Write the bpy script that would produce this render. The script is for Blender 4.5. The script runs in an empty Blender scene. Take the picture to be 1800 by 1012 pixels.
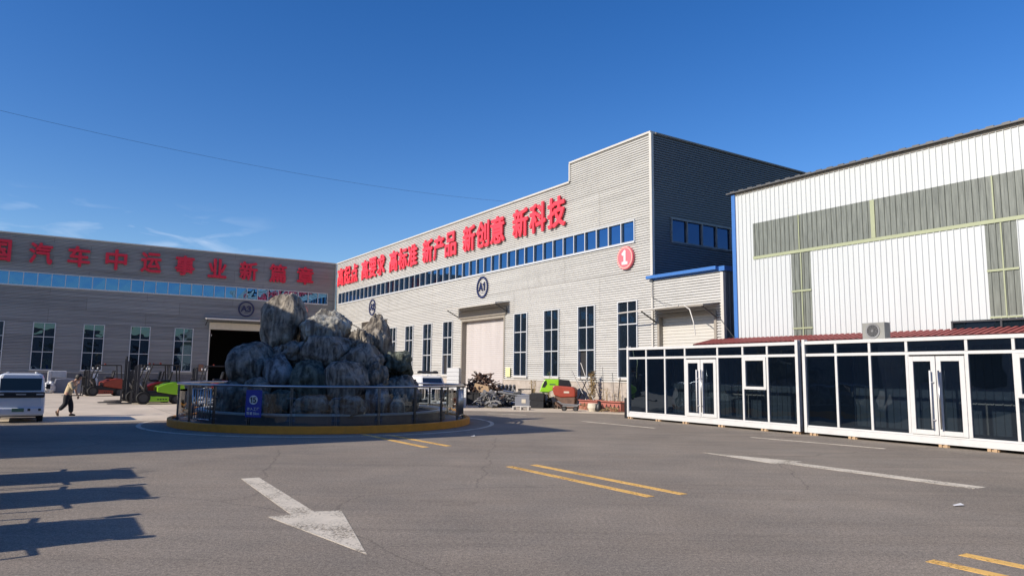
import bpy, bmesh, math, random
from mathutils import Vector, Matrix, noise
random.seed(7)
PI = math.pi
SC = bpy.context.scene
COL = SC.collection
K = 1.15                      # one modelling unit in metres; applied to the whole place at the end

# ------------------------------------------------------------------ camera, sky, sun, exposure
F_PX, PITCH, ROLL, CAMZ = 1250.0, 0.119, 0.012, 1.6
cp, sp, cr, sr = math.cos(PITCH), math.sin(PITCH), math.cos(ROLL), math.sin(ROLL)
FWD = Vector((0, cp, sp)); U0 = Vector((0, -sp, cp)); R0 = Vector((1, 0, 0))
RGT = cr * R0 + sr * U0
UPV = -sr * R0 + cr * U0
cam_d = bpy.data.cameras.new('camera'); cam = bpy.data.objects.new('camera', cam_d); COL.objects.link(cam)
cam_d.sensor_width = 36; cam_d.lens = F_PX / 1800 * 36; cam_d.clip_start = 0.1; cam_d.clip_end = 3000
m = Matrix.Identity(4)
for i in range(3):
    m[i][0] = RGT[i]; m[i][1] = UPV[i]; m[i][2] = -FWD[i]
m[2][3] = CAMZ
cam.matrix_world = m
SC.camera = cam

SUN_EL = math.radians(28.0)
SUN_AZ = (-0.853, -0.522)                     # horizontal direction towards the sun
w = bpy.data.worlds.new('World'); SC.world = w; w.use_nodes = True
nt = w.node_tree; N = nt.nodes; L = nt.links
bg = N['Background']; bg.inputs[1].default_value = 0.115
sky = N.new('ShaderNodeTexSky'); sky.sky_type = 'NISHITA'; sky.sun_disc = False
sky.sun_elevation = SUN_EL; sky.sun_rotation = math.atan2(SUN_AZ[0], SUN_AZ[1])
sky.air_density = 1.0; sky.dust_density = 0.4; sky.ozone_density = 2.2; sky.altitude = 300
tc = N.new('ShaderNodeTexCoord')
mp = N.new('ShaderNodeMapping'); mp.inputs['Rotation'].default_value = (0.0, 0.5, 0.0); mp.inputs['Scale'].default_value = (9, 9, 34)
nz = N.new('ShaderNodeTexNoise'); nz.inputs['Scale'].default_value = 1.6; nz.inputs['Detail'].default_value = 7; nz.inputs['Distortion'].default_value = 0.8
L.new(tc.outputs['Generated'], mp.inputs[0]); L.new(mp.outputs[0], nz.inputs['Vector'])
cr1 = N.new('ShaderNodeMapRange'); cr1.inputs[1].default_value = 0.50; cr1.inputs[2].default_value = 0.95
L.new(nz.outputs['Fac'], cr1.inputs[0])
dt = N.new('ShaderNodeVectorMath'); dt.operation = 'DOT_PRODUCT'
cd = Vector((-0.60, 0.98, 0.20)).normalized(); dt.inputs[1].default_value = cd
L.new(tc.outputs['Generated'], dt.inputs[0])
sx = N.new('ShaderNodeSeparateXYZ'); L.new(tc.outputs['Generated'], sx.inputs[0])
cr3 = N.new('ShaderNodeMapRange'); cr3.inputs[1].default_value = 0.175; cr3.inputs[2].default_value = 0.212; cr3.inputs[3].default_value = 0.7; cr3.inputs[4].default_value = 0
L.new(sx.outputs['Z'], cr3.inputs[0])
cr2 = N.new('ShaderNodeMapRange'); cr2.interpolation_type = 'SMOOTHSTEP'; cr2.inputs[1].default_value = 0.972; cr2.inputs[2].default_value = 0.992
L.new(dt.outputs['Value'], cr2.inputs[0])
ml = N.new('ShaderNodeMath'); ml.operation = 'MULTIPLY'; L.new(cr1.outputs[0], ml.inputs[0]); L.new(cr2.outputs[0], ml.inputs[1])
ml2 = N.new('ShaderNodeMath'); ml2.operation = 'MULTIPLY'; L.new(ml.outputs[0], ml2.inputs[0]); L.new(cr3.outputs[0], ml2.inputs[1]); ml = ml2
mx = N.new('ShaderNodeMix'); mx.data_type = 'RGBA'; mx.inputs[7].default_value = (5.0, 5.8, 7.0, 1)
hs = N.new('ShaderNodeHueSaturation'); hs.inputs['Saturation'].default_value = 1.38; hs.inputs['Hue'].default_value = 0.514; hs.inputs['Value'].default_value = 1.0
L.new(sky.outputs[0], hs.inputs['Color'])
L.new(ml.outputs[0], mx.inputs[0]); L.new(hs.outputs[0], mx.inputs[6]); L.new(mx.outputs[2], bg.inputs[0])

sun_d = bpy.data.lights.new('sun', 'SUN'); sun_d.energy = 4.5; sun_d.angle = math.radians(0.5); sun_d.color = (1.0, 0.90, 0.77)
sun = bpy.data.objects.new('sun', sun_d); COL.objects.link(sun)
sv = Vector((SUN_AZ[0] * math.cos(SUN_EL), SUN_AZ[1] * math.cos(SUN_EL), math.sin(SUN_EL)))
sun.rotation_euler = sv.to_track_quat('Z', 'Y').to_euler(); sun.location = (-20, -10, 30)
SC.view_settings.view_transform = 'Standard'; SC.view_settings.look = 'None'; SC.view_settings.exposure = 0.38; SC.view_settings.gamma = 1
SC.cycles.max_bounces = 8; SC.cycles.transparent_max_bounces = 16
SC.cycles.caustics_reflective = False; SC.cycles.caustics_refractive = False

# ------------------------------------------------------------------ frames of the place
TH = -0.991
P0 = Vector((-15.883, 63.773, 0))
DA = Vector((math.cos(TH), math.sin(TH), 0)); MA = Vector((-0.8366, -0.5479, 0))      # along the long facade, and out of it
DB = Vector((math.cos(TH + PI / 2), math.sin(TH + PI / 2), 0)); MB_ = DA.copy()
PC = Vector((4.283, 26.459, 0)); THC = -1.026
def FA(s, o=0, z=0): return P0 + DA * s + MA * o + Vector((0, 0, z))
def FB(s, o=0, z=0): return P0 + DB * s + MB_ * o + Vector((0, 0, z))
def at(px, py, Y):
    """point at forward distance Y seen at photo pixel px, py"""
    d = FWD * F_PX + RGT * (px - 900) - UPV * (py - 506)
    return Vector((0, 0, CAMZ)) + d * (Y / d.y)
def gpt(px, py):
    d = FWD * F_PX + RGT * (px - 900) - UPV * (py - 506)
    v = d * (-CAMZ / d.z); return Vector((v.x, v.y, 0))

# ------------------------------------------------------------------ materials
def pm(name, col, rough=0.6, metal=0.0, var=0.12, vs=4.0, bump=0.0, bs=40.0, spec=0.5, vscale=(1, 1, 1), coat=0.0, col2=None, dirt=0.0):
    mt = bpy.data.materials.new(name); mt.use_nodes = True
    nt = mt.node_tree; n = nt.nodes; l = nt.links; b = n['Principled BSDF']
    b.inputs['Roughness'].default_value = rough; b.inputs['Metallic'].default_value = metal
    b.inputs['Specular IOR Level'].default_value = spec; b.inputs['Coat Weight'].default_value = coat
    t = n.new('ShaderNodeTexCoord'); mpn = n.new('ShaderNodeMapping'); mpn.inputs['Scale'].default_value = vscale
    l.new(t.outputs['Object'], mpn.inputs[0])
    z = n.new('ShaderNodeTexNoise'); z.inputs['Scale'].default_value = vs; z.inputs['Detail'].default_value = 6; z.inputs['Roughness'].default_value = 0.65
    l.new(mpn.outputs[0], z.inputs['Vector'])
    r = n.new('ShaderNodeMapRange'); r.inputs[1].default_value = 0.25; r.inputs[2].default_value = 0.75
    l.new(z.outputs['Fac'], r.inputs[0])
    mxx = n.new('ShaderNodeMix'); mxx.data_type = 'RGBA'
    c2 = col2 or tuple(c * (1 - var) for c in col)
    c1 = col if col2 else tuple(min(1, c * (1 + var)) for c in col)
    mxx.inputs[6].default_value = (*c2, 1); mxx.inputs[7].default_value = (*c1, 1)
    l.new(r.outputs[0], mxx.inputs[0])
    out = mxx.outputs[2]
    if dirt:
        z2 = n.new('ShaderNodeTexNoise'); z2.inputs['Scale'].default_value = vs * 0.35; z2.inputs['Detail'].default_value = 8; z2.inputs['Roughness'].default_value = 0.8
        l.new(t.outputs['Object'], z2.inputs['Vector'])
        r2 = n.new('ShaderNodeMapRange'); r2.inputs[1].default_value = 0.52; r2.inputs[2].default_value = 0.75; r2.inputs[4].default_value = dirt
        l.new(z2.outputs['Fac'], r2.inputs[0])
        m2 = n.new('ShaderNodeMix'); m2.data_type = 'RGBA'; m2.inputs[7].default_value = (0.09, 0.08, 0.065, 1)
        l.new(r2.outputs[0], m2.inputs[0]); l.new(out, m2.inputs[6]); out = m2.outputs[2]
    l.new(out, b.inputs['Base Color'])
    if bump:
        zb = n.new('ShaderNodeTexNoise'); zb.inputs['Scale'].default_value = bs; zb.inputs['Detail'].default_value = 5
        l.new(mpn.outputs[0], zb.inputs['Vector'])
        bp = n.new('ShaderNodeBump'); bp.inputs['Strength'].default_value = bump; bp.inputs['Distance'].default_value = 0.02
        l.new(zb.outputs['Fac'], bp.inputs['Height']); l.new(bp.outputs[0], b.inputs['Normal'])
    return mt

def glassy(name, tint, gloss_col=(1, 1, 1), transp=0.5, ior=1.5, rough=0.0, base=(0.01, 0.012, 0.015), boost=1.0, floor=0.0):
    """a pane: part see-through, part dark, with a Fresnel reflection"""
    mt = bpy.data.materials.new(name); mt.use_nodes = True
    nt = mt.node_tree; n = nt.nodes; l = nt.links; n.remove(n['Principled BSDF']); out = n['Material Output']
    tr = n.new('ShaderNodeBsdfTransparent'); tr.inputs[0].default_value = (*tint, 1)
    df = n.new('ShaderNodeBsdfDiffuse'); df.inputs[0].default_value = (*base, 1)
    m1 = n.new('ShaderNodeMixShader'); m1.inputs[0].default_value = transp; l.new(df.outputs[0], m1.inputs[1]); l.new(tr.outputs[0], m1.inputs[2])
    gl = n.new('ShaderNodeBsdfGlossy'); gl.inputs[0].default_value = (*gloss_col, 1); gl.inputs['Roughness'].default_value = rough
    fr = n.new('ShaderNodeFresnel'); fr.inputs[0].default_value = ior
    mu = n.new('ShaderNodeMath'); mu.operation = 'MULTIPLY_ADD'; mu.use_clamp = True; mu.inputs[1].default_value = boost; mu.inputs[2].default_value = floor
    l.new(fr.outputs[0], mu.inputs[0])
    # slightly wavy panes
    t = n.new('ShaderNodeTexCoord'); z = n.new('ShaderNodeTexNoise'); z.inputs['Scale'].default_value = 1.3; z.inputs['Detail'].default_value = 1
    l.new(t.outputs['Object'], z.inputs['Vector'])
    bp = n.new('ShaderNodeBump'); bp.inputs['Strength'].default_value = 0.07; bp.inputs['Distance'].default_value = 0.10
    l.new(z.outputs['Fac'], bp.inputs['Height']); l.new(bp.outputs[0], gl.inputs['Normal'])
    m2 = n.new('ShaderNodeMixShader'); l.new(mu.outputs[0], m2.inputs[0]); l.new(m1.outputs[0], m2.inputs[1]); l.new(gl.outputs[0], m2.inputs[2])
    l.new(m2.outputs[0], out.inputs[0])
    return mt

M = {}
M['cladding'] = pm('ribbed_cladding', (0.535, 0.53, 0.51), 0.5, 0.0, var=0.12, vs=1.4, vscale=(0.12, 0.12, 2.6), dirt=0.22)
def lap(mt, w_, h_, k, ws=0.012):
    """sheet laps: thin darker joints between cladding sheets"""
    nt = mt.node_tree; n = nt.nodes; l = nt.links; b = n['Principled BSDF']; src = b.inputs['Base Color'].links[0].from_socket
    t = n.new('ShaderNodeTexCoord'); mq = n.new('ShaderNodeMapping'); mq.inputs['Rotation'].default_value = (PI / 2, 0, 0); l.new(t.outputs['Object'], mq.inputs[0])
    br = n.new('ShaderNodeTexBrick'); br.offset = 0.37; br.inputs['Scale'].default_value = 1; br.inputs['Brick Width'].default_value = w_; br.inputs['Row Height'].default_value = h_; br.inputs['Mortar Size'].default_value = ws
    br.inputs['Color1'].default_value = (1, 1, 1, 1); br.inputs['Color2'].default_value = (k, k, k, 1); br.inputs['Mortar'].default_value = (0.62, 0.60, 0.58, 1)
    l.new(mq.outputs[0], br.inputs['Vector'])
    mm = n.new('ShaderNodeMix'); mm.data_type = 'RGBA'; mm.blend_type = 'MULTIPLY'; mm.inputs[0].default_value = 1; l.new(src, mm.inputs[6]); l.new(br.outputs['Color'], mm.inputs[7]); l.new(mm.outputs[2], b.inputs['Base Color'])
lap(M['cladding'], 7.3, 2.05, 0.95)
M['clad_b'] = pm('ribbed_cladding_shaded', (0.30, 0.31, 0.325), 0.5, 0.0, var=0.34, vs=1.6, vscale=(0.06, 0.06, 3.0), dirt=0.25)  # darker cladding copy, the left hall's shade is in its colour
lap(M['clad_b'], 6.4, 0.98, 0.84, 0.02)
M['trim'] = pm('pale_trim', (0.52, 0.50, 0.46), 0.45, 0.0, var=0.06)
M['white_clad'] = pm('white_cladding', (0.485, 0.51, 0.515), 0.45, 0.0, var=0.04, vs=1.2, vscale=(1, 1, 0.25))
M['fibre'] = None
M['accase'] = pm('ac_casing_grey', (0.24, 0.24, 0.22), 0.5)
M['blue'] = pm('blue_flashing', (0.045, 0.15, 0.42), 0.4, 0.0, var=0.06)
M['roofmetal'] = pm('grey_roof_metal', (0.10, 0.10, 0.10), 0.5, 0.3, var=0.2)
M['roof_white'] = pm('weathered_roof_sheet', (0.40, 0.39, 0.36), 0.6, 0.0, var=0.2)
M['slate_clad'] = pm('slate_shade_cladding', (0.135, 0.155, 0.18), 0.5, 0.0, var=0.1)  # slate base that also stands in for shade on the side walls
M['frame'] = pm('window_frame_white', (0.50, 0.52, 0.54), 0.4, 0.0, var=0.04)
M['cframe'] = pm('container_frame_white', (0.57, 0.57, 0.56), 0.35, 0.0, var=0.05, vs=6, dirt=0.14)
M['pane_strip'] = glassy('blue_tinted_pane', (0.1, 0.1, 0.1), (0.20, 0.46, 0.80), 0.0, 1.5, 0.0, (0.008, 0.014, 0.02), 0.6, 0.46)
M['pane_side'] = glassy('side_window_pane', (0.1, 0.1, 0.1), (0.25, 0.42, 0.75), 0.0, 1.5, 0.0, (0.006, 0.010, 0.02), 0.6, 0.16)
M['pane_low'] = glassy('dark_window_pane', (0.1, 0.1, 0.1), (0.55, 0.8, 1.0), 0.0, 1.55, 0.0, (0.008, 0.012, 0.017), 1.0, 0.09)
M['pane_cont'] = glassy('smoked_pane', (0.19, 0.25, 0.33), (0.65, 0.82, 1.0), 0.75, 1.5, 0.0, (0.006, 0.012, 0.024), 1.7, 0.02)
M['rail_glass'] = glassy('clear_glass', (0.78, 0.85, 0.84), (0.8, 0.8, 0.8), 0.95, 1.5, 0.0, (0.1, 0.1, 0.1), 1.0, 0.0)
M['car_glass'] = glassy('car_glass', (0.2, 0.22, 0.22), (1, 1, 1), 0.45, 1.5, 0.0, (0.008, 0.009, 0.011), 1.0, 0.0)
M['shutter'] = pm('pinkish_roller_shutter', (0.46, 0.43, 0.42), 0.5, 0.0, var=0.10, vs=1.2, vscale=(1.6, 1, 0.15), dirt=0.10)
M['shutter_w'] = pm('pale_roller_shutter', (0.50, 0.485, 0.45), 0.5, 0.0, var=0.04)
M['jamb'] = pm('grey_door_jamb', (0.26, 0.235, 0.20), 0.6, 0.0, var=0.1)
M['dark'] = pm('dark_interior', (0.02, 0.02, 0.022), 0.9, 0.0, var=0.2)  # near-black colour stands in for the darkness of the unlit rooms
M['red'] = pm('red_letter_face', (0.80, 0.045, 0.07), 0.5, 0.0, var=0.05)
M['red_shaded'] = pm('shaded_red_letter_face', (0.60, 0.012, 0.04), 0.5, 0.0, var=0.05)  # same red letters, base lowered to hold the shade they hang in
M['sign_red'] = pm('sign_red_faded', (0.70, 0.14, 0.17), 0.5, 0.0, var=0.06)
M['navy'] = pm('navy_paint', (0.010, 0.018, 0.075), 0.5, 0.0, var=0.05)
M['white'] = pm('white_paint', (0.64, 0.64, 0.63), 0.5, 0.0, var=0.03)
M['steel'] = pm('stainless_steel', (0.45, 0.45, 0.45), 0.28, 1.0, var=0.05)
M['post'] = pm('brushed_post', (0.20, 0.20, 0.20), 0.3, 1.0, var=0.1)
M['dsteel'] = pm('dark_steel', (0.06, 0.06, 0.065), 0.4, 0.6, var=0.1)
M['black'] = pm('black_paint', (0.012, 0.012, 0.014), 0.45, 0.0, var=0.2)
M['rubber'] = pm('rubber', (0.018, 0.018, 0.018), 0.85, 0.0, var=0.25)
M['yellow_kerb'] = pm('yellow_kerb_paint', (0.66, 0.25, 0.018), 0.65, 0.0, var=0.15, vs=6, dirt=0.3)
M['green'] = pm('lime_paint', (0.27, 0.58, 0.02), 0.3, 0.0, var=0.04, coat=0.3)
M['redp'] = pm('red_machine_paint', (0.26, 0.010, 0.014), 0.35, 0.0, var=0.06, coat=0.3)
M['orange'] = pm('orange_red_paint', (0.30, 0.045, 0.022), 0.45, 0.0, var=0.15, dirt=0.3)
M['rust'] = pm('rusty_scrap', (0.20, 0.12, 0.085), 0.85, 0.1, var=0.3, vs=5, col2=(0.07, 0.045, 0.035))
M['greymetal'] = pm('grey_worn_metal', (0.22, 0.22, 0.22), 0.55, 0.3, var=0.25, dirt=0.3)
M['wood'] = pm('raw_wood', (0.42, 0.29, 0.17), 0.8, 0.0, var=0.2, vs=8, vscale=(1, 1, 6))
M['tan'] = pm('pale_panel', (0.55, 0.50, 0.40), 0.7, 0.0, var=0.08)
M['carwhite'] = pm('van_paint_white', (0.66, 0.71, 0.78), 0.25, 0.0, var=0.02, coat=0.5)
M['plastic'] = pm('wrapping_film', (0.50, 0.50, 0.50), 0.35, 0.0, var=0.15, vs=7, bump=0.5, bs=14)
M['greyroll'] = pm('grey_cover', (0.17, 0.18, 0.21), 0.7, 0.0, var=0.12)
M['brickred'] = pm('red_planter_paint', (0.36, 0.12, 0.09), 0.8, 0.0, var=0.15, dirt=0.3)
M['straw'] = pm('dry_foliage', (0.33, 0.24, 0.12), 0.9, 0.0, var=0.3)
M['leaf'] = pm('green_foliage', (0.07, 0.16, 0.03), 0.7, 0.0, var=0.3)
M['skin'] = pm('skin', (0.42, 0.24, 0.16), 0.6, 0.0, var=0.04)
M['shirt'] = pm('beige_shirt', (0.52, 0.42, 0.26), 0.85, 0.0, var=0.07, vs=10)
M['trousers'] = pm('black_trousers', (0.018, 0.018, 0.022), 0.85, 0.0, var=0.1)
M['hair'] = pm('black_hair', (0.008, 0.007, 0.007), 0.6, 0.0, var=0.2)
M['shoe'] = pm('brown_shoe', (0.09, 0.06, 0.04), 0.7, 0.0, var=0.1)
M['water'] = glassy('pool_water', (0.05, 0.07, 0.06), (1, 1, 1), 0.3, 1.33, 0.02, (0.01, 0.02, 0.018), 1.0, 0.0)
M['redroof'] = pm('red_tile_sheet', (0.36, 0.085, 0.075), 0.6, 0.0, var=0.15, dirt=0.15)
M['basin'] = pm('dark_basin_tile', (0.10, 0.10, 0.11), 0.5, 0.0, var=0.15)
M['basin_rim'] = pm('pale_basin_rim', (0.50, 0.50, 0.47), 0.6, 0.0, var=0.1)
M['plant_green'] = pm('plate_green', (0.10, 0.20, 0.14), 0.5, 0.0, var=0.1)
M['lamp_red'] = pm('lamp_red', (0.25, 0.01, 0.01), 0.2, 0.0, var=0.05)
M['signblue'] = pm('sign_blue', (0.008, 0.025, 0.27), 0.45, 0.0, var=0.05)

def fibre():
    mt = pm('fibreglass_panel', (0.16, 0.172, 0.15), 0.3, 0.0, var=0.45, vs=3.5, vscale=(5, 5, 0.35), bump=0.15, bs=12)
    return mt
M['fibre'] = fibre()
M['lime'] = pm('yellow_green_flashing', (0.31, 0.34, 0.21), 0.5, 0.0, var=0.06)

def rockmat(name, c1, c2):
    mt = bpy.data.materials.new(name); mt.use_nodes = True
    nt = mt.node_tree; n = nt.nodes; l = nt.links; b = n['Principled BSDF']; b.inputs['Roughness'].default_value = 0.85; b.inputs['Specular IOR Level'].default_value = 0.25
    t = n.new('ShaderNodeTexCoord')
    mpn = n.new('ShaderNodeMapping'); mpn.inputs['Scale'].default_value = (5.5, 5.5, 0.7); mpn.inputs['Rotation'].default_value = (0.1, 0.15, 0)
    l.new(t.outputs['Object'], mpn.inputs[0])
    z = n.new('ShaderNodeTexNoise'); z.inputs['Scale'].default_value = 1.0; z.inputs['Detail'].default_value = 8; z.inputs['Roughness'].default_value = 0.6; z.inputs['Distortion'].default_value = 0.7
    l.new(mpn.outputs[0], z.inputs['Vector'])
    z2 = n.new('ShaderNodeTexNoise'); z2.inputs['Scale'].default_value = 2.2; z2.inputs['Detail'].default_value = 9; z2.inputs['Roughness'].default_value = 0.7
    l.new(t.outputs['Object'], z2.inputs['Vector'])
    a = n.new('ShaderNodeMath'); a.operation = 'MULTIPLY_ADD'; a.inputs[1].default_value = 0.55; l.new(z.outputs['Fac'], a.inputs[0])
    a2 = n.new('ShaderNodeMath'); a2.operation = 'MULTIPLY'; a2.inputs[1].default_value = 0.45; l.new(z2.outputs['Fac'], a2.inputs[0]); l.new(a2.outputs[0], a.inputs[2])
    r = n.new('ShaderNodeValToRGB'); r.color_ramp.elements[0].position = 0.43; r.color_ramp.elements[0].color = (*c2, 1)
    r.color_ramp.elements[1].position = 0.60; r.color_ramp.elements[1].color = (*c1, 1)
    l.new(a.outputs[0], r.inputs[0]); l.new(r.outputs[0], b.inputs['Base Color'])
    bp = n.new('ShaderNodeBump'); bp.inputs['Strength'].default_value = 1.0; bp.inputs['Distance'].default_value = 0.16
    l.new(a.outputs[0], bp.inputs['Height']); l.new(bp.outputs[0], b.inputs['Normal'])
    return mt
M['rock'] = rockmat('grey_rock', (0.37, 0.335, 0.285), (0.070, 0.062, 0.052))
M['rock_brown'] = rockmat('brown_rock', (0.44, 0.39, 0.31), (0.09, 0.078, 0.065))
M['rock_pale'] = rockmat('pale_rock', (0.50, 0.49, 0.42), (0.13, 0.12, 0.105))  # pale stone, base raised to put sunlight on the middle crown boulder
M['rock_green'] = rockmat('greenish_rock', (0.18, 0.20, 0.16), (0.035, 0.042, 0.034))
M['rock_blue'] = rockmat('blue_grey_rock', (0.36, 0.38, 0.38), (0.07, 0.07, 0.07))

def groundmat(name, col, grain, patch, bumpd, tint2=None, lines=False):
    mt = bpy.data.materials.new(name); mt.use_nodes = True
    nt = mt.node_tree; n = nt.nodes; l = nt.links; b = n['Principled BSDF']; b.inputs['Roughness'].default_value = 0.85; b.inputs['Specular IOR Level'].default_value = 0.3
    t = n.new('ShaderNodeTexCoord')
    def NZ(sc, det, rough=0.6, vec=None, dist=0.0):
        z = n.new('ShaderNodeTexNoise'); z.inputs['Scale'].default_value = sc; z.inputs['Detail'].default_value = det; z.inputs['Roughness'].default_value = rough; z.inputs['Distortion'].default_value = dist
        l.new(vec or t.outputs['Object'], z.inputs['Vector']); return z.outputs['Fac']
    def MR(src, a, c, d, e):
        r = n.new('ShaderNodeMapRange'); r.inputs[1].default_value = a; r.inputs[2].default_value = c; r.inputs[3].default_value = d; r.inputs[4].default_value = e
        l.new(src, r.inputs[0]); return r.outputs[0]
    def MUL(a, c):
        q = n.new('ShaderNodeMath'); q.operation = 'MULTIPLY'; l.new(a, q.inputs[0]); l.new(c, q.inputs[1]); return q.outputs[0]
    fine = MR(NZ(70, 3, 0.75), 0.3, 0.7, 1 - grain, 1 + grain)
    big = MR(NZ(0.35, 6, 0.65), 0.3, 0.7, 1 - patch, 1 + patch)
    mpn = n.new('ShaderNodeMapping'); mpn.inputs['Rotation'].default_value = (0, 0, 0.95); mpn.inputs['Scale'].default_value = (0.22, 2.6, 1)
    l.new(t.outputs['Object'], mpn.inputs[0])
    streak = MR(NZ(1.0, 5, 0.6, mpn.outputs[0], 1.2), 0.35, 0.7, 1.04, 0.90)
    mid = MR(NZ(24, 3, 0.7), 0.3, 0.7, 1 - grain * 0.5, 1 + grain * 0.5)
    v = MUL(MUL(MUL(fine, mid), big), streak)
    m3 = n.new('ShaderNodeMapping'); m3.inputs['Rotation'].default_value = (0, 0, 0.991); m3.inputs['Scale'].default_value = (0.06, 2.2, 1)
    l.new(t.outputs['Object'], m3.inputs[0])
    trk = MR(NZ(1.0, 3, 0.5, m3.outputs[0], 0.6), 0.58, 0.72, 1.0, 0.86)
    stn = MR(NZ(0.75, 7, 0.7), 0.62, 0.70, 1.0, 0.72)
    spk = MR(NZ(9, 3, 0.6), 0.70, 0.78, 1.0, 1.30)
    v = MUL(MUL(MUL(v, trk), stn), spk)
    if lines:    # concrete joints
        br = n.new('ShaderNodeTexBrick'); br.offset = 0; br.inputs['Scale'].default_value = 1.0; br.inputs['Mortar Size'].default_value = 0.012
        br.inputs['Brick Width'].default_value = 4.0; br.inputs['Row Height'].default_value = 4.0
        br.inputs['Color1'].default_value = (1, 1, 1, 1); br.inputs['Color2'].default_value = (0.9, 0.9, 0.9, 1); br.inputs['Mortar'].default_value = (0.45, 0.45, 0.45, 1)
        mq = n.new('ShaderNodeMapping'); mq.inputs['Rotation'].default_value = (0, 0, 0.991); l.new(t.outputs['Object'], mq.inputs[0]); l.new(mq.outputs[0], br.inputs['Vector'])
        v = MUL(v, br.outputs['Color'])
    else:        # thin wandering cracks
        vo = n.new('ShaderNodeTexVoronoi'); vo.feature = 'DISTANCE_TO_EDGE'; vo.inputs['Scale'].default_value = 0.22
        zz = n.new('ShaderNodeTexNoise'); zz.inputs['Scale'].default_value = 1.5; zz.inputs['Detail'].default_value = 6
        l.new(t.outputs['Object'], zz.inputs['Vector'])
        vm = n.new('ShaderNodeMix'); vm.data_type = 'VECTOR'; vm.inputs[0].default_value = 0.25
        l.new(t.outputs['Object'], vm.inputs[4]); l.new(zz.outputs['Color'], vm.inputs[5]); l.new(vm.outputs[1], vo.inputs['Vector'])
        v = MUL(v, MR(vo.outputs['Distance'], 0.0, 0.0035, 0.72, 1.0))
    c = n.new('ShaderNodeMix'); c.data_type = 'RGBA'; c.inputs[6].default_value = (*col, 1); c.inputs[7].default_value = (*(tint2 or col), 1)
    l.new(MR(NZ(0.9, 4), 0.35, 0.65, 0, 1), c.inputs[0])
    vmul = n.new('ShaderNodeVectorMath'); vmul.operation = 'SCALE'; l.new(c.outputs[2], vmul.inputs[0]); l.new(v, vmul.inputs['Scale'])
    l.new(vmul.outputs[0], b.inputs['Base Color'])
    bp = n.new('ShaderNodeBump'); bp.inputs['Strength'].default_value = 0.6; bp.inputs['Distance'].default_value = bumpd
    l.new(NZ(95, 3, 0.7), bp.inputs['Height']); l.new(bp.outputs[0], b.inputs['Normal'])
    return mt
M['asphalt'] = groundmat('asphalt', (0.280, 0.236, 0.186), 0.60, 0.15, 0.016, (0.245, 0.212, 0.172))
M['concrete'] = groundmat('concrete_apron', (0.66, 0.56, 0.43), 0.08, 0.16, 0.003, (0.58, 0.50, 0.39), True)
def paintmat(name, col):
    mt = pm(name, col, 0.8, 0.0, var=0.10, vs=5, dirt=0.35)
    nt = mt.node_tree; n = nt.nodes; l = nt.links; b = n['Principled BSDF']
    t = n.new('ShaderNodeTexCoord'); z = n.new('ShaderNodeTexNoise'); z.inputs['Scale'].default_value = 26; z.inputs['Detail'].default_value = 5; z.inputs['Roughness'].default_value = 0.75
    l.new(t.outputs['Object'], z.inputs['Vector'])
    z2 = n.new('ShaderNodeTexNoise'); z2.inputs['Scale'].default_value = 2.2; z2.inputs['Detail'].default_value = 4; l.new(t.outputs['Object'], z2.inputs['Vector'])
    a = n.new('ShaderNodeMath'); a.operation = 'MULTIPLY_ADD'; a.inputs[1].default_value = 0.55; l.new(z2.outputs['Fac'], a.inputs[0]); l.new(z.outputs['Fac'], a.inputs[2])
    r = n.new('ShaderNodeMapRange'); r.inputs[1].default_value = 0.62; r.inputs[2].default_value = 0.76; l.new(a.outputs[0], r.inputs[0]); l.new(r.outputs[0], b.inputs['Alpha'])
    return mt
M['line_white'] = paintmat('road_paint_white', (0.64, 0.575, 0.46))
M['line_yellow'] = paintmat('road_paint_yellow', (0.80, 0.48, 0.13))

def blockmat(name, col, mortar):
    mt = bpy.data.materials.new(name); mt.use_nodes = True
    nt = mt.node_tree; n = nt.nodes; l = nt.links; b = n['Principled BSDF']; b.inputs['Roughness'].default_value = 0.8
    t = n.new('ShaderNodeTexCoord'); mpn = n.new('ShaderNodeMapping'); mpn.inputs['Rotation'].default_value = (PI / 2, 0, 0)
    l.new(t.outputs['Object'], mpn.inputs[0])
    br = n.new('ShaderNodeTexBrick'); br.offset = 0.5; br.inputs['Scale'].default_value = 1.0
    br.inputs['Brick Width'].default_value = 0.6; br.inputs['Row Height'].default_value = 0.3; br.inputs['Mortar Size'].default_value = 0.012
    br.inputs['Color1'].default_value = (*col, 1); br.inputs['Color2'].default_value = (*[c * 0.93 for c in col], 1); br.inputs['Mortar'].default_value = (*mortar, 1)
    l.new(mpn.outputs[0], br.inputs['Vector'])
    z = n.new('ShaderNodeTexNoise'); z.inputs['Scale'].default_value = 2.5; z.inputs['Detail'].default_value = 8; l.new(t.outputs['Object'], z.inputs['Vector'])
    r = n.new('ShaderNodeMapRange'); r.inputs[1].default_value = 0.3; r.inputs[2].default_value = 0.7; r.inputs[3].default_value = 0.82; r.inputs[4].default_value = 1.08
    l.new(z.outputs['Fac'], r.inputs[0])
    s = n.new('ShaderNodeVectorMath'); s.operation = 'SCALE'; l.new(br.outputs['Color'], s.inputs[0]); l.new(r.outputs[0], s.inputs['Scale'])
    l.new(s.outputs[0], b.inputs['Base Color'])
    return mt
M['plinth'] = blockmat('pale_block_plinth', (0.42, 0.37, 0.32), (0.33, 0.29, 0.25))
M['plinth_b'] = blockmat('shaded_block_plinth', (0.13, 0.135, 0.15), (0.10, 0.10, 0.11))  # plinth copy darkened to carry the shade on the left hall

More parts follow.
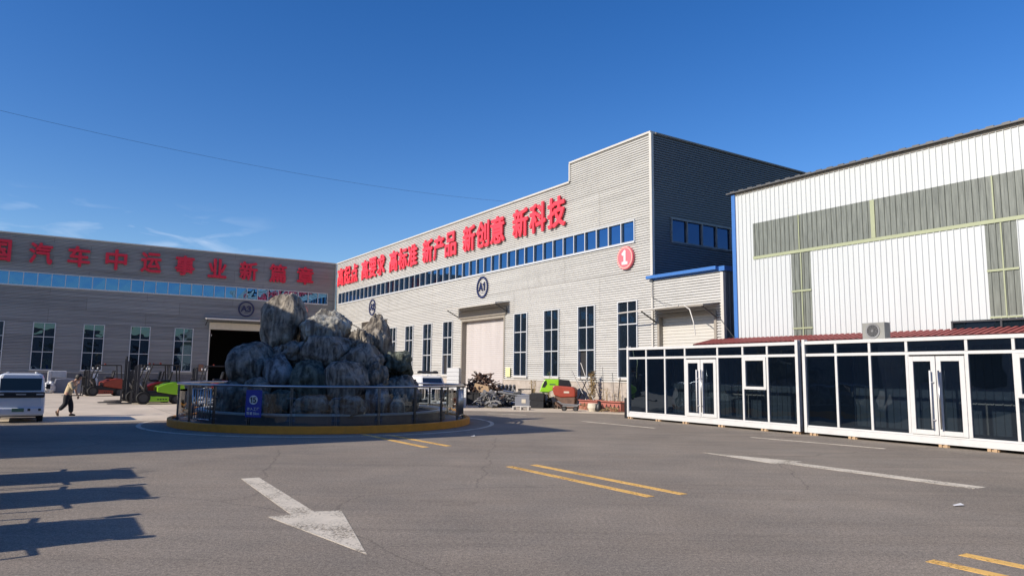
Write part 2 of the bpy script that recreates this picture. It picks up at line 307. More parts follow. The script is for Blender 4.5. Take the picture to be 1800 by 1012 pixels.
# ------------------------------------------------------------------ mesh helpers
class MB:
    def __init__(s): s.v = []; s.f = []
    def quad(s, *p):
        i = len(s.v); s.v += [tuple(q) for q in p]; s.f.append(tuple(range(i, i + len(p)))); return s
    def box(s, x0, x1, y0, y1, z0, z1):
        i = len(s.v)
        s.v += [(x, y, z) for z in (z0, z1) for y in (y0, y1) for x in (x0, x1)]
        s.f += [tuple(i + k for k in q) for q in ((0, 2, 3, 1), (4, 5, 7, 6), (0, 1, 5, 4), (2, 6, 7, 3), (0, 4, 6, 2), (1, 3, 7, 5))]
        return s
    def obox(s, c, size, rot=(0, 0, 0)):
        from mathutils import Euler
        R = Euler(rot).to_matrix(); i = len(s.v); hx, hy, hz = [a / 2 for a in size]
        for z in (-hz, hz):
            for y in (-hy, hy):
                for x in (-hx, hx): s.v.append(tuple(Vector(c) + R @ Vector((x, y, z))))
        s.f += [tuple(i + k for k in q) for q in ((0, 2, 3, 1), (4, 5, 7, 6), (0, 1, 5, 4), (2, 6, 7, 3), (0, 4, 6, 2), (1, 3, 7, 5))]
        return s
    def tube(s, pts, r, n=8, closed=False):
        pts = [Vector(p) for p in pts]; rings = []
        rr = r if isinstance(r, (list, tuple)) else [r] * len(pts)
        for k, p in enumerate(pts):
            a = pts[k - 1] if (k > 0 or closed) else p; b = pts[(k + 1) % len(pts)] if (k < len(pts) - 1 or closed) else p
            t = (b - a).normalized(); u = Vector((0, 0, 1)) if abs(t.z) < 0.9 else Vector((1, 0, 0))
            e1 = t.cross(u).normalized(); e2 = t.cross(e1)
            i = len(s.v); rings.append(i)
            for j in range(n):
                an = 2 * PI * j / n; s.v.append(tuple(p + e1 * math.cos(an) * rr[k] + e2 * math.sin(an) * rr[k]))
        m = len(pts)
        for k in range(m if closed else m - 1):
            a, b = rings[k], rings[(k + 1) % m]
            for j in range(n): s.f.append((a + j, a + (j + 1) % n, b + (j + 1) % n, b + j))
        if not closed:
            s.f.append(tuple(rings[0] + j for j in reversed(range(n)))); s.f.append(tuple(rings[-1] + j for j in range(n)))
        return s
    def prism(s, poly, y0, y1):
        """poly in x,z extruded along y"""
        i = len(s.v); n = len(poly)
        s.v += [(x, y0, z) for x, z in poly] + [(x, y1, z) for x, z in poly]
        s.f.append(tuple(range(i, i + n))); s.f.append(tuple(range(i + 2 * n - 1, i + n - 1, -1)))
        for k in range(n): s.f.append((i + k, i + n + k, i + n + (k + 1) % n, i + (k + 1) % n))
        return s
    def flat(s, poly, z0, z1):
        i = len(s.v); n = len(poly)
        s.v += [(p[0], p[1], z0) for p in poly] + [(p[0], p[1], z1) for p in poly]
        s.f.append(tuple(range(i + n - 1, i - 1, -1))); s.f.append(tuple(range(i + n, i + 2 * n)))
        for k in range(n): s.f.append((i + k, i + (k + 1) % n, i + n + (k + 1) % n, i + n + k))
        return s
    def ring(s, c, r0, r1, z0, z1, n=72, a0=0, a1=2 * PI):
        full = abs(a1 - a0 - 2 * PI) < 1e-6; i = len(s.v); mm = n if full else n + 1
        for k in range(mm):
            a = a0 + (a1 - a0) * k / n; cx, sx = math.cos(a), math.sin(a)
            s.v += [(c[0] + r0 * cx, c[1] + r0 * sx, z0), (c[0] + r1 * cx, c[1] + r1 * sx, z0), (c[0] + r1 * cx, c[1] + r1 * sx, z1), (c[0] + r0 * cx, c[1] + r0 * sx, z1)]
        for k in range(n):
            a = i + 4 * k; b = i + 4 * ((k + 1) % mm)
            for j in range(4): s.f.append((a + j, b + j, b + (j + 1) % 4, a + (j + 1) % 4))
        return s
    def disc_y(s, c, r, y0, y1, n=32):      # disc facing -y
        return s.prism([(c[0] + r * math.cos(2 * PI * k / n), c[1] + r * math.sin(2 * PI * k / n)) for k in range(n)], y0, y1)
    def annulus_y(s, c, r0, r1, y0, y1, n=40):
        i = len(s.v)
        for k in range(n):
            a = 2 * PI * k / n; cx, sx = math.cos(a), math.sin(a)
            s.v += [(c[0] + r0 * cx, y0, c[1] + r0 * sx), (c[0] + r1 * cx, y0, c[1] + r1 * sx), (c[0] + r1 * cx, y1, c[1] + r1 * sx), (c[0] + r0 * cx, y1, c[1] + r0 * sx)]
        for k in range(n):
            a = i + 4 * k; b = i + 4 * ((k + 1) % n)
            for j in range(4): s.f.append((a + j, b + j, b + (j + 1) % 4, a + (j + 1) % 4))
        return s
    def build(s, name, mat, parent=None, loc=None, rotz=0, smooth=False, bevel=0, fix=True):
        me = bpy.data.meshes.new(name); me.from_pydata(s.v, [], s.f); me.materials.append(mat)
        if fix:
            bm = bmesh.new(); bm.from_mesh(me); bmesh.ops.recalc_face_normals(bm, faces=bm.faces); bm.to_mesh(me); bm.free()
        if smooth:
            for p in me.polygons: p.use_smooth = True
        o = bpy.data.objects.new(name, me); COL.objects.link(o)
        if parent: o.parent = parent
        if loc is not None: o.location = loc
        if rotz: o.rotation_euler = (0, 0, rotz)
        if bevel:
            b = o.modifiers.new('bevel', 'BEVEL'); b.width = bevel; b.segments = 2; b.limit_method = 'ANGLE'
        return o

def thing(name, label, cat, loc=(0, 0, 0), rotz=0, group=None):
    o = bpy.data.objects.new(name, None); COL.objects.link(o); o.empty_display_size = 0.3
    o.location = loc; o.rotation_euler = (0, 0, rotz); return tag(o, label, cat, group)
def tag(o, label, cat, group=None, kind=None):
    o['label'] = label; o['category'] = cat
    if group: o['group'] = group
    if kind: o['kind'] = kind
    return o
def struct(o): o['kind'] = 'structure'; return o
def copy_thing(o, label, loc, rotz, group=None):
    def rec(q, par):
        c = q.copy(); COL.objects.link(c)
        if par: c.parent = par; 
        for ch in q.children: rec(ch, c)
        return c
    r = rec(o, None); r['label'] = label; r.location = loc; r.rotation_euler = (0, 0, rotz)
    if group: r['group'] = group
    return r

# ribbed sheet walls (local frame: x along, y inwards, z up; the viewer is at -y)
def cuts(a, b, holes, k):
    c = {a, b}
    for h in holes:
        for q in (h[k], h[k + 1]):
            if a < q < b: c.add(q)
    return sorted(c)
def prof_pts(a, b, pitch, shape):
    pts = {a, b}
    n0 = int(math.floor(a / pitch)) - 1; n1 = int(math.ceil(b / pitch)) + 1
    for n in range(n0, n1 + 1):
        for q, _ in shape:
            v = (n + q) * pitch
            if a < v < b: pts.add(v)
    return sorted(pts)
def prof_y(v, pitch, shape):
    t = (v / pitch) % 1.0
    for (a, ya), (b, yb) in zip(shape[:-1], shape[1:]):
        if a <= t <= b: return ya + (yb - ya) * (t - a) / max(1e-9, b - a)
    return shape[-1][1]
H_RIB = [(0.0, 0.060), (0.24, 0.060), (0.36, 0.0), (0.80, 0.0), (1.0, 0.060)]
V_RIB = [(0.0, -0.030), (0.08, -0.030), (0.14, 0.0), (0.95, 0.0), (1.0, -0.030)]
def ribwall_h(mb, x0, x1, z0, z1, holes, pitch=0.109, y=0.0, shape=H_RIB):
    zc = cuts(z0, z1, holes, 2)
    for za, zb in zip(zc[:-1], zc[1:]):
        zm = (za + zb) / 2; xs = [x0]; hs = sorted([(h[0], h[1]) for h in holes if h[2] < zm < h[3]])
        segs = []; cur = x0
        for a, b in hs:
            if a > cur: segs.append((cur, a))
            cur = max(cur, b)
        if cur < x1: segs.append((cur, x1))
        segs = [(a, min(b, x1)) for a, b in segs if a < x1]
        pts = prof_pts(za, zb, pitch, shape)
        for a, b in segs:
            for p, q in zip(pts[:-1], pts[1:]):
                yp, yq = y + prof_y(p + 1e-6, pitch, shape), y + prof_y(q - 1e-6, pitch, shape)
                mb.quad((a, yp, p), (b, yp, p), (b, yq, q), (a, yq, q))
def ribwall_v(mb, x0, x1, z0, z1, holes, pitch=0.18, y=0.0, shape=V_RIB, ztop=None):
    xc = cuts(x0, x1, holes, 0)
    for xa, xb in zip(xc[:-1], xc[1:]):
        xm = (xa + xb) / 2; hs = sorted([(h[2], h[3]) for h in holes if h[0] < xm < h[1]])
        segs = []; cur = z0
        for a, b in hs:
            if a > cur: segs.append((cur, a))
            cur = max(cur, b)
        if cur < z1: segs.append((cur, z1))
        pts = prof_pts(xa, xb, pitch, shape)
        for a, b in segs:
            for p, q in zip(pts[:-1], pts[1:]):
                yp, yq = y + prof_y(p + 1e-6, pitch, shape), y + prof_y(q - 1e-6, pitch, shape)
                mb.quad((p, yp, a), (q, yq, a), (q, yq, b), (p, yp, b))

# ------------------------------------------------------------------ lettering
_gl = {}
def glyph_mesh(ch):
    if ch in _gl: return _gl[ch]
    c = bpy.data.curves.new('glyph', 'FONT'); c.body = ch; c.size = 1.0; c.resolution_u = 3
    o = bpy.data.objects.new('glyph', c); COL.objects.link(o); bpy.context.view_layer.update()
    me = bpy.data.meshes.new_from_object(o.evaluated_get(bpy.context.evaluated_depsgraph_get()))
    vs = [(v.co.x, v.co.y) for v in me.vertices]; fs = [tuple(p.vertices) for p in me.polygons]
    # boundary edges for the sides
    cnt = {}
    for f in fs:
        for a, b in zip(f, f[1:] + f[:1]): cnt[(a, b)] = cnt.get((a, b), 0) + 1
    be = [(a, b) for (a, b) in cnt if (b, a) not in cnt]
    bpy.data.objects.remove(o); bpy.data.curves.remove(c); bpy.data.meshes.remove(me)
    _gl[ch] = (vs, fs, be); return _gl[ch]
def letter(mb, text, cx, cz, wd, ht, y_front, depth, bold=0.03, one=True):
    """text fitted into a wd x ht box centred on cx, cz (local x,z), front face at y_front, going back by depth"""
    vs, fs, be = glyph_mesh(text)
    x0 = min(v[0] for v in vs); x1 = max(v[0] for v in vs); z0 = min(v[1] for v in vs); z1 = max(v[1] for v in vs)
    sx = (wd - 2 * bold) / (x1 - x0); sz = (ht - 2 * bold) / (z1 - z0)
    offs = [(0, 0)] + ([(math.cos(k * PI / 4) * bold, math.sin(k * PI / 4) * bold) for k in range(8)] if bold else [])
    for k, (dx, dz) in enumerate(offs):
        yf = y_front + 0.0012 * k; yb = y_front + depth - 0.0012 * k; i = len(mb.v); n = len(vs)
        P = [(cx + dx + (v[0] - (x0 + x1) / 2) * sx, cz + dz + (v[1] - (z0 + z1) / 2) * sz) for v in vs]
        mb.v += [(p[0], yf, p[1]) for p in P] + [(p[0], yb, p[1]) for p in P]
        for f in fs: mb.f.append(tuple(i + q for q in f))
        for a, b in be: mb.f.append((i + b, i + a, i + n + a, i + n + b))
STROKES = {
    'A': [[(0, 0), (0.5, 1), (1, 0)], [(0.2, 0.34), (0.8, 0.34)]],
    '1': [[(0.15, 0.78), (0.55, 1), (0.55, 0)]],
    '1s': [[(0.15, 0.80), (0.55, 1), (0.55, 0)], [(0.12, 0.03), (0.98, 0.03)]],
    '2': [[(0.05, 0.75), (0.2, 0.95), (0.5, 1), (0.85, 0.92), (0.95, 0.72), (0.8, 0.5), (0.05, 0.0), (1, 0.0)]],
    '3': [[(0.05, 0.88), (0.3, 1), (0.7, 0.98), (0.92, 0.8), (0.8, 0.58), (0.45, 0.53)], [(0.45, 0.53), (0.85, 0.46), (0.98, 0.25), (0.75, 0.04), (0.35, 0), (0.02, 0.12)]],
    '5': [[(0.9, 1), (0.2, 1), (0.12, 0.55), (0.5, 0.63), (0.88, 0.5), (0.95, 0.25), (0.75, 0.04), (0.4, 0), (0.05, 0.1)]],
}
def stroke(mb, ch, x0, z0, wd, ht, th, y0, y1):
    k = 0
    for line in STROKES[ch]:
        for a, b in zip(line[:-1], line[1:]):
            p = Vector((x0 + a[0] * wd, z0 + a[1] * ht)); q = Vector((x0 + b[0] * wd, z0 + b[1] * ht))
            d = (q - p).normalized(); e = d * th * 0.42; n = Vector((-d.y, d.x)) * th / 2
            poly = [p - e - n, q + e - n, q + e + n, p - e + n]
            mb.prism([(v.x, v.y) for v in poly], y0 - 0.0013 * k, y1); k += 1

# ------------------------------------------------------------------ ground
g = MB().flat([(-400, -400), (400, -400), (400, 400), (-400, 400)], -0.3, 0.0)
struct(g.build('ground', M['asphalt']))
ap = [(-45, 8), (-30, 16.7), (-13.0, 21.45), (-9.0, 23.2), (-5.8, 27.9), (-3.0, 30.2), (-0.9, 30.55), (2.0, 30.1), (4.0, 29.6), (6.2, 27.6), (13.5, 15.5), (22, 1.5), (60, 24), (20, 90), (-75, 90), (-75, -10)]
struct(MB().flat(ap, -0.05, 0.006).build('concrete_apron', M['concrete']))

def mark(name, polys, mat, label, z=0.004):
    mb = MB()
    for p in polys: mb.flat(p, 0.001, z)
    o = mb.build(name, mat); return tag(o, label, 'road marking')
def bar(p, q, wd):
    p = Vector(p); q = Vector(q); d = (q - p).normalized(); n = Vector((-d.y, d.x)) * wd / 2
    return [tuple(p - n), tuple(q - n), tuple(q + n), tuple(p + n)]
GY = 'yellow centre line dashes'; GW = 'white lane edge dashes'
yl = [((-3.78, 18.55), (-1.79, 15.52)), ((-3.12, 18.45), (-1.33, 15.85)), ((-0.01, 12.56), (1.87, 9.66)), ((0.42, 12.82), (2.36, 9.88)), ((3.72, 6.52), (5.6, 3.6)), ((4.16, 6.76), (6.0, 3.9))]
yn = ['left yellow dash next to the rockery island', 'right yellow dash next to the rockery island', 'left yellow dash of the middle pair on the asphalt', 'right yellow dash of the middle pair on the asphalt', 'left yellow dash in the bottom right corner of the road', 'right yellow dash in the bottom right corner of the road']
for (p, q), n in zip(yl, yn):
    mark('yellow_line', [bar(p, q, 0.14)], M['line_yellow'], n)['group'] = GY
wl = [((2.46, 24.62), (4.39, 21.89), 0.11, 'short white dash in front of the left end of the glass container'), ((6.34, 19.06), (8.52, 16.46), 0.12, 'white dash in front of the gap between the glass containers'), ((-0.9, 28.6), (0.61, 27.89), 0.10, 'far white dash by the concrete edge near the scrap')]
for p, q, wd, n in wl:
    mark('white_line', [bar(p, q, wd)], M['line_white'], n)['group'] = GW
mark('road_arrow', [[(-3.98, 10.80), (-2.44, 8.20), (-2.65, 8.06), (-1.25, 6.50), (-1.94, 8.47), (-2.23, 8.38), (-3.76, 10.93)]], M['line_white'], 'worn white road arrow pointing towards the viewer on the asphalt')
mark('road_arrow', [[(4.04, 15.16), (4.88, 13.37), (5.07, 13.46), (6.79, 10.66), (7.08, 10.84), (5.33, 13.62), (5.54, 13.77)]], M['line_white'], 'long white road arrow pointing away towards the rockery island')
RC = Vector((-5.82, 22.77, 0))
o = MB().ring(RC, 5.19, 5.31, 0.001, 0.0045, 120).build('circle_line', M['line_white']); tag(o, 'thin white painted circle around the rockery island', 'road marking')
def litter(px, py, s, label):
    p = gpt(px, py); mb = MB(); mb.quad((-s, -s * 0.5, 0.01), (s, -s * 0.3, 0.02), (s * 0.8, s * 0.5, 0.035), (-s * 0.7, s * 0.4, 0.012)); mb.quad((-s * .7, s * 0.4, 0.012), (s * .8, s * 0.5, 0.035), (s * .5, s * 0.9, 0.01), (-s * .5, s * .8, .01))
    tag(mb.build('paper_scrap', M['white'], loc=p), label, 'litter')
litter(1684, 889, 0.07, 'small white paper scrap lying on the open asphalt at right')
litter(831, 767, 0.06, 'small white paper scrap lying near the tip of the big shadow')

# ------------------------------------------------------------------ factory hall along the right (A1, A2)
def window_part(par, x0, x1, z0, z1, zb, name='window', pane=M['pane_low'], fr=M['frame'], proud=0.05, sill=True, open_sash=False):
    t = 0.042; xm = (x0 + x1) / 2
    f = MB()
    f.box(x0 - 0.02, x0 + t, -proud, 0.10, z0, z1); f.box(x1 - t, x1 + 0.02, -proud, 0.10, z0, z1)
    f.box(x0 + t, x1 - t, -proud, 0.10, z1 - t, z1); f.box(x0 + t, x1 - t, -proud, 0.10, z0, z0 + t)
    f.box(xm - 0.022, xm + 0.022, -0.012, 0.09, z0 + t, z1 - t)
    for q in zb:
        f.box(x0 + t, xm - 0.022, -0.010, 0.09, q - 0.024, q + 0.024); f.box(xm + 0.022, x1 - t, -0.010, 0.09, q - 0.024, q + 0.024)
    o = f.build(name, fr, par)
    p = MB()
    if open_sash:
        p.quad((x0 + t, 0.05, zb[0]), (x1 - t, 0.05, zb[0]), (x1 - t, 0.05, z1 - t), (x0 + t, 0.05, z1 - t))
        p.quad((xm, 0.052, z0 + t), (x1 - t, 0.052, z0 + t), (x1 - t, 0.052, zb[0]), (xm, 0.052, zb[0]))
        MB().box(x0 + t, xm, 0.12, 0.5, z0 + t, zb[0]).build('dark_opening', M['dark'], o)
    else:
        p.quad((x0 + t, 0.05, z0 + t), (x1 - t, 0.05, z0 + t), (x1 - t, 0.05, z1 - t), (x0 + t, 0.05, z1 - t))
    p.build('pane', pane, o, fix=False)
    if sill: MB().box(x0 - 0.06, x1 + 0.06, -0.09, 0.04, z0 - 0.09, z0 - 0.002).build('sill', M['trim'], o)
    return o
def strip_part(par, x0, x1, z0, z1, n, pane):
    f = MB(); t = 0.045
    f.box(x0 - 0.03, x1 + 0.03, -0.05, 0.10, z1 - t, z1 + 0.02); f.box(x0 - 0.03, x1 + 0.03, -0.07, 0.10, z0 - 0.05, z0 + t)
    for k in range(n + 1):
        x = x0 + (x1 - x0) * k / n; f.box(x - 0.024, x + 0.024, -0.046, 0.09, z0 + t, z1 - t)
    o = f.build('ribbon_window', M['frame'], par)
    p = MB()
    for k in range(n):
        a = x0 + (x1 - x0) * k / n; b = x0 + (x1 - x0) * (k + 1) / n
        j = [random.uniform(-0.004, 0.004) for _ in range(4)]
        p.quad((a, 0.05 + j[0], z0), (b, 0.05 + j[1], z0), (b, 0.05 + j[2], z1), (a, 0.05 + j[3], z1))
    p.build('pane', pane, o, fix=False)
    return o
def awning(par, x0, x1, z, out, mat=M['trim'], br=True):
    a = MB(); a.prism([(0, 0), (0, 0)], 0, 0) if False else None
    a.v = [(x0, 0.0, z), (x1, 0.0, z), (x1, -out, z - 0.13), (x0, -out, z - 0.13), (x0, 0.0, z - 0.05), (x1, 0.0, z - 0.05), (x1, -out, z - 0.2), (x0, -out, z - 0.2)]
    a.f = [(0, 1, 2, 3), (7, 6, 5, 4), (3, 2, 6, 7), (0, 3, 7, 4), (1, 5, 6, 2), (0, 4, 5, 1)]
    o = a.build('awning', mat, par)
    if br:
        b = MB()
        for x in (x0 + 0.12, x1 - 0.12):
            b.tube([(x, -0.02, z - 0.62), (x, -out + 0.08, z - 0.2)], 0.03, 6)
        b.build('bracket', M['dsteel'], o)
    return o
def shutter_mesh(x0, x1, z0, z1, y, pitch):
    mb = MB(); ribwall_h(mb, x0, x1, z0, z1, [], pitch, y, [(0, 0.012), (0.15, 0.012), (0.3, 0), (0.8, 0), (1, 0.012)]); return mb

hall = thing('factory_hall', 'long beige ribbed metal factory hall with stepped parapet and roller door A1', 'factory', P0, TH)
SPL = 1.278
awin = [0.7, 3.6, 12.23, 15.12, 18.0, 20.90, 29.28, 32.10, 34.92, 37.80]
AW = 1.27
aholes = [(a, a + AW, 1.436, 4.86) for a in awin] + [(0.80, 38.93, 7.47, 8.47), (23.3, 28.3, 0, 4.95), (7.05, 11.46, 0, 4.95)]
wmb = MB()
ribwall_h(wmb, 0.0, 34.27, SPL, 11.18, aholes)
ribwall_h(wmb, 34.27, 40.0, SPL, 12.17, aholes)
wall = wmb.build('wall', M['cladding'], hall, fix=False)
# plinth
pb = MB()
for a, b in ((0, 7.05), (11.46, 23.3), (28.3, 40.0)): pb.box(a, b, -0.045, 0.2, 0, SPL - 0.04)
pb.build('plinth', M['plinth'], hall)
tb = MB()
for a, b in ((0, 7.05), (11.46, 23.3), (28.3, 40.0)): tb.box(a, b, -0.075, 0.15, SPL - 0.04, SPL)
tb.box(0, 34.21, -0.06, 0.25, 11.18, 11.27); tb.box(34.21, 40.03, -0.06, 0.25, 12.17, 12.26); tb.box(34.18, 34.27, -0.05, 0.2, 11.27, 12.168)
tb.box(39.94, 40.08, -0.06, 0.08, 5.85, 12.168)
tb.box(39.96, 40.05, -0.05, 0.06, 1.28, 5.5)
tb.build('trim', M['trim'], hall)
# side wall of the tall block, facing the camera's right
sd = thing('side', 'x', 'x'); bpy.data.objects.remove(sd)
sb = MB()
_tmp = MB(); ribwall_h(_tmp, 0.0, 30.0, SPL, 12.17, [(1.2, 9.0, 7.45, 8.5)])
for (x, y, z) in _tmp.v: sb.v.append((40.0 - y, x, z))
sb.f = [tuple(reversed(f)) for f in _tmp.f]
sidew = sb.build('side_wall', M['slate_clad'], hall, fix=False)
t2 = MB(); t2.box(39.8, 40.07, 0.26, 30, 12.17, 12.24); t2.build('parapet_cap', M['jamb'], hall)
f = MB(); f.box(39.96, 40.05, 1.15, 9.05, 8.46, 8.54); f.box(39.96, 40.06, 1.15, 9.05, 7.40, 7.48)
for k in range(9): y = 1.2 + 7.8 * k / 8; f.box(39.955, 40.045, y - 0.03, y + 0.03, 7.48, 8.46)
sw = f.build('side_window', M['greymetal'], hall)
p = MB().quad((39.95, 1.2, 7.45), (39.95, 9.0, 7.45), (39.95, 9.0, 8.5), (39.95, 1.2, 8.5)); p.build('pane', M['pane_side'], sw, fix=False)
# solid core behind the skin and roof
cb = MB(); cb.box(0.3, 39.75, 14.5, 29.8, 0, 11.0); cb.box(34.4, 39.75, 0.5, 14.4, 4.9, 12.0); cb.box(0.3, 34.2, 0.5, 14.4, 5.1, 11.0)
cb.build('roof', M['roofmetal'], hall)
for k, a in enumerate(awin):
    window_part(hall, a, a + AW, 1.436, 4.86, (2.73, 3.82), open_sash=(abs(a - 34.92) < 0.01 or abs(a - 20.9) < 0.01))
strip_part(hall, 0.80, 38.93, 7.47, 8.47, 44, M['pane_strip'])
# door A1: recess, jambs, shutter
d1 = shutter_mesh(23.42, 28.18, 0.03, 4.95, 0.30, 0.12).build('roller_shutter', M['shutter'], hall, fix=False)
j = MB(); j.box(23.3, 23.42, -0.02, 0.34, 0, 4.95); j.box(28.18, 28.3, -0.02, 0.34, 0, 4.95); j.box(23.42, 28.18, -0.02, 0.29, 4.72, 4.95); j.build('door_jamb', M['jamb'], hall)
MB().box(23.1, 28.5, -0.10, 0.0, 4.9, 5.3).build('shutter_box', M['jamb'], hall)
awning(hall, 22.85, 28.75, 5.62, 0.95)
# door A2
j = MB(); j.box(7.05, 7.17, -0.02, 0.34, 0, 4.95); j.box(11.34, 11.46, -0.02, 0.34, 0, 4.95); j.box(7.17, 11.34, -0.02, 0.29, 4.75, 4.95); j.build('door_jamb', M['jamb'], hall)
MB().box(7.17, 11.34, 0.36, 6.0, 0.02, 4.74).build('doorway', M['dark'], hall)
awning(hall, 6.5, 11.7, 5.6, 0.95)
MB().box(0.3, 7.0, 0.4, 3.0, 0.0, 5.05).build('inner_wall', M['dark'], hall)
MB().box(11.6, 23.2, 0.55, 3.0, 0.0, 5.05).build('inner_wall', M['dark'], hall)
MB().box(28.4, 39.7, 0.55, 3.0, 0.0, 4.85).build('inner_wall', M['dark'], hall)
MB().box(23.3, 28.3, 0.35, 0.5, 0.0, 4.95).build('door_backing', M['dark'], hall)

def disc_sign(par_loc, rotz, cx, cz, r, kind, chars, label):
    t = thing('door_number_sign' if kind == 'navy' else 'hall_number_sign', label, 'sign', par_loc, rotz)
    if kind == 'navy':
        MB().annulus_y((cx, cz), r - 0.11, r, -0.060, -0.001).build('rim', M['navy'], t)
        mb = MB(); stroke(mb, 'A', cx - 0.37, cz - 0.18, 0.36, 0.42, 0.10, -0.05, -0.001); stroke(mb, chars, cx + 0.08, cz - 0.18, 0.26, 0.42, 0.10, -0.05, -0.001)
        mb.box(cx - 0.16, cx + 0.16, -0.04, -0.001, cz - 0.34, cz - 0.31)
        mb.build('lettering', M['navy'], t)
    else:
        MB().disc_y((cx, cz), r, -0.14, -0.02, 40).build('disc', M['sign_red'], t)
        MB().annulus_y((cx, cz), r * 0.86, r * 0.92, -0.15, -0.14).build('rim', M['white'] if False else M['tan'], t)
        mb = MB(); stroke(mb, chars, cx - 0.17, cz - 0.26, 0.32, 0.54, 0.13, -0.16, -0.14); mb.build('lettering', M['white'], t)
    return t
disc_sign(P0, TH, 25.80, 6.66, 0.65, 'navy', '1', 'navy ringed A1 sign above the closed pinkish roller door')
disc_sign(P0, TH, 8.75, 6.66, 0.65, 'navy', '2', 'navy ringed A2 sign above the dark doorway behind the rockery')
disc_sign(P0, TH, 38.42, 6.80, 0.52, 'red', '1s', 'round red sign with white number 1 at the hall corner')
disc_sign(P0, TH + PI / 2, -7.68, 6.66, 0.65, 'navy', '3', 'navy ringed A3 sign above the open dark doorway')
disc_sign(P0, TH + PI / 2, -3.05, 6.78, 0.52, 'red', '2', 'round red sign with white number 2 partly behind the tallest rock')

def slogan(loc, rotz, items, label, zc, ht, wd, mat='red'):
    t = thing('slogan_sign', label, 'sign', loc, rotz)
    for ch, cx in items:
        mb = MB(); letter(mb, ch, cx, zc, wd, ht, -0.17, 0.10, 0.046)
        mb.build('character', M[mat], t)
    return t
its = []
txt = ['高起点', '高要求', '高标准', '新产品', '新创意', '新科技']
for g_, wd in enumerate(txt):
    for k, ch in enumerate(wd): its.append((ch, 1.45 + 5.70 * g_ + 1.66 * k))
slogan(P0, TH, its, 'row of raised red slogan characters along the sunlit beige hall', 9.85, 1.62, 1.50)
its = [(ch, x) for ch, x in zip('国汽车中运事业新篇章', (-24.85, -22.34, -19.95, -17.49, -15.08, -12.63, -10.16, -7.68, -5.24, -2.87))]
slogan(P0, TH + PI / 2, its, 'row of raised red slogan characters along the shaded hall at left', 9.88, 1.58, 1.46, 'red_shaded')

# ------------------------------------------------------------------ factory hall across the back left (A3)
hb = thing('factory_hall', 'shaded grey ribbed factory hall with open dark doorway A3 at left', 'factory', P0, TH + PI / 2)
bwin = [-31.7, -28.6, -25.48, -22.40, -19.26, -16.14, -13.04]
BW = 1.36
bholes = [(a, a + BW, 1.436, 4.86) for a in bwin] + [(-36, -0.77, 7.47, 8.47), (-10.40, -1.75, 0, 5.05)]
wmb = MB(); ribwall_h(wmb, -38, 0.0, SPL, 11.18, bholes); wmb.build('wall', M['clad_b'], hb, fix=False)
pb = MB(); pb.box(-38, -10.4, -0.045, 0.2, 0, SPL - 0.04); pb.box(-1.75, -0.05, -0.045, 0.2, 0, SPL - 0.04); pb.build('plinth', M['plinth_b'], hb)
tb = MB(); tb.box(-38, -10.4, -0.075, 0.15, SPL - 0.04, SPL); tb.box(-38, -0.07, -0.06, 0.25, 11.18, 11.27); tb.box(-0.13, -0.07, -0.08, -0.01, 1.3, 11.17); tb.build('trim', M['trim'], hb)
for a in bwin: window_part(hb, a, a + BW, 1.436, 4.86, (2.73, 3.82))
strip_part(hb, -36.24, -0.77, 7.47, 8.47, 41, M['pane_strip'])
cb = MB(); cb.box(-38, -0.3, 0.5, 22, 5.3, 11.05); cb.box(-38, -10.6, 0.4, 20, 0, 5.3); cb.box(-1.7, -0.3, 0.4, 20, 0, 5.3); cb.box(-10.6, -1.7, 14, 20, 0, 5.3)
cb.build('roof', M['dark'], hb)
j = MB(); j.box(-10.5, -10.40, -0.06, 0.3, 0, 5.05); j.box(-1.75, -1.6, -0.06, 0.3, 0, 5.05); j.build('door_jamb', M['trim'], hb)
MB().box(-10.52, -1.6, -0.20, -0.02, 4.85, 5.42).build('shutter_box', M['tan'], hb)
awning(hb, -10.9, -1.3, 5.80, 0.95)
MB().box(-10.3, -10.27, -0.02, 0.02, 4.3, 4.45).build('door_lamp', M['white'], hb)

# ------------------------------------------------------------------ annex with the small roller door
ax = thing('annex', 'low beige annex with blue gutter and pale roller shutter beside the tall hall', 'building', P0 + DA * 40.0, TH)
m_ = MB(); ribwall_h(m_, 0.06, 3.72, 0.6, 5.60, [(0.28, 3.46, 0, 4.12)], y=-0.002); m_.build('wall', M['cladding'], ax, fix=False)
MB().box(0.06, 0.28, -0.05, 0.15, 0, 0.6).build('plinth', M['plinth'], ax)
_t = MB(); ribwall_v(_t, 0.05, 3.4, 0, 5.62, []); sb = MB()
for (x, y, z) in _t.v: sb.v.append((3.80 - y, x, z))
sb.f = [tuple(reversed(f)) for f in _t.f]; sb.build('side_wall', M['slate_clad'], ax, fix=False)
MB().box(3.72, 3.86, -0.06, 0.08, 0, 5.56).build('corner_trim', M['trim'], ax)
MB().box(-0.20, 3.62, -0.20, -0.02, 5.68, 5.81).build('gutter', M['blue'], ax)
MB().box(0.06, 3.9, -0.02, 3.4, 5.62, 5.80).build('roof', M['blue'], ax)
s_ = MB(); ribwall_h(s_, 0.40, 3.34, 0.02, 4.05, [], 0.13, 0.18, [(0, 0.02), (0.15, 0.02), (0.3, 0), (0.8, 0), (1, 0.02)])
s_.build('roller_shutter', M['shutter_w'], ax, fix=False)
j = MB(); j.box(0.28, 0.40, -0.03, 0.2, 0, 4.12); j.box(3.34, 3.46, -0.03, 0.2, 0, 4.12); j.box(0.40, 3.34, -0.03, 0.2, 4.0, 4.12); j.build('door_jamb', M['jamb'], ax)
MB().box(0.40, 3.34, 0.21, 0.5, 0, 4.0).build('door_backing', M['dark'], ax)
awning(ax, 0.1, 3.62, 4.42, 0.95, M['jamb'])
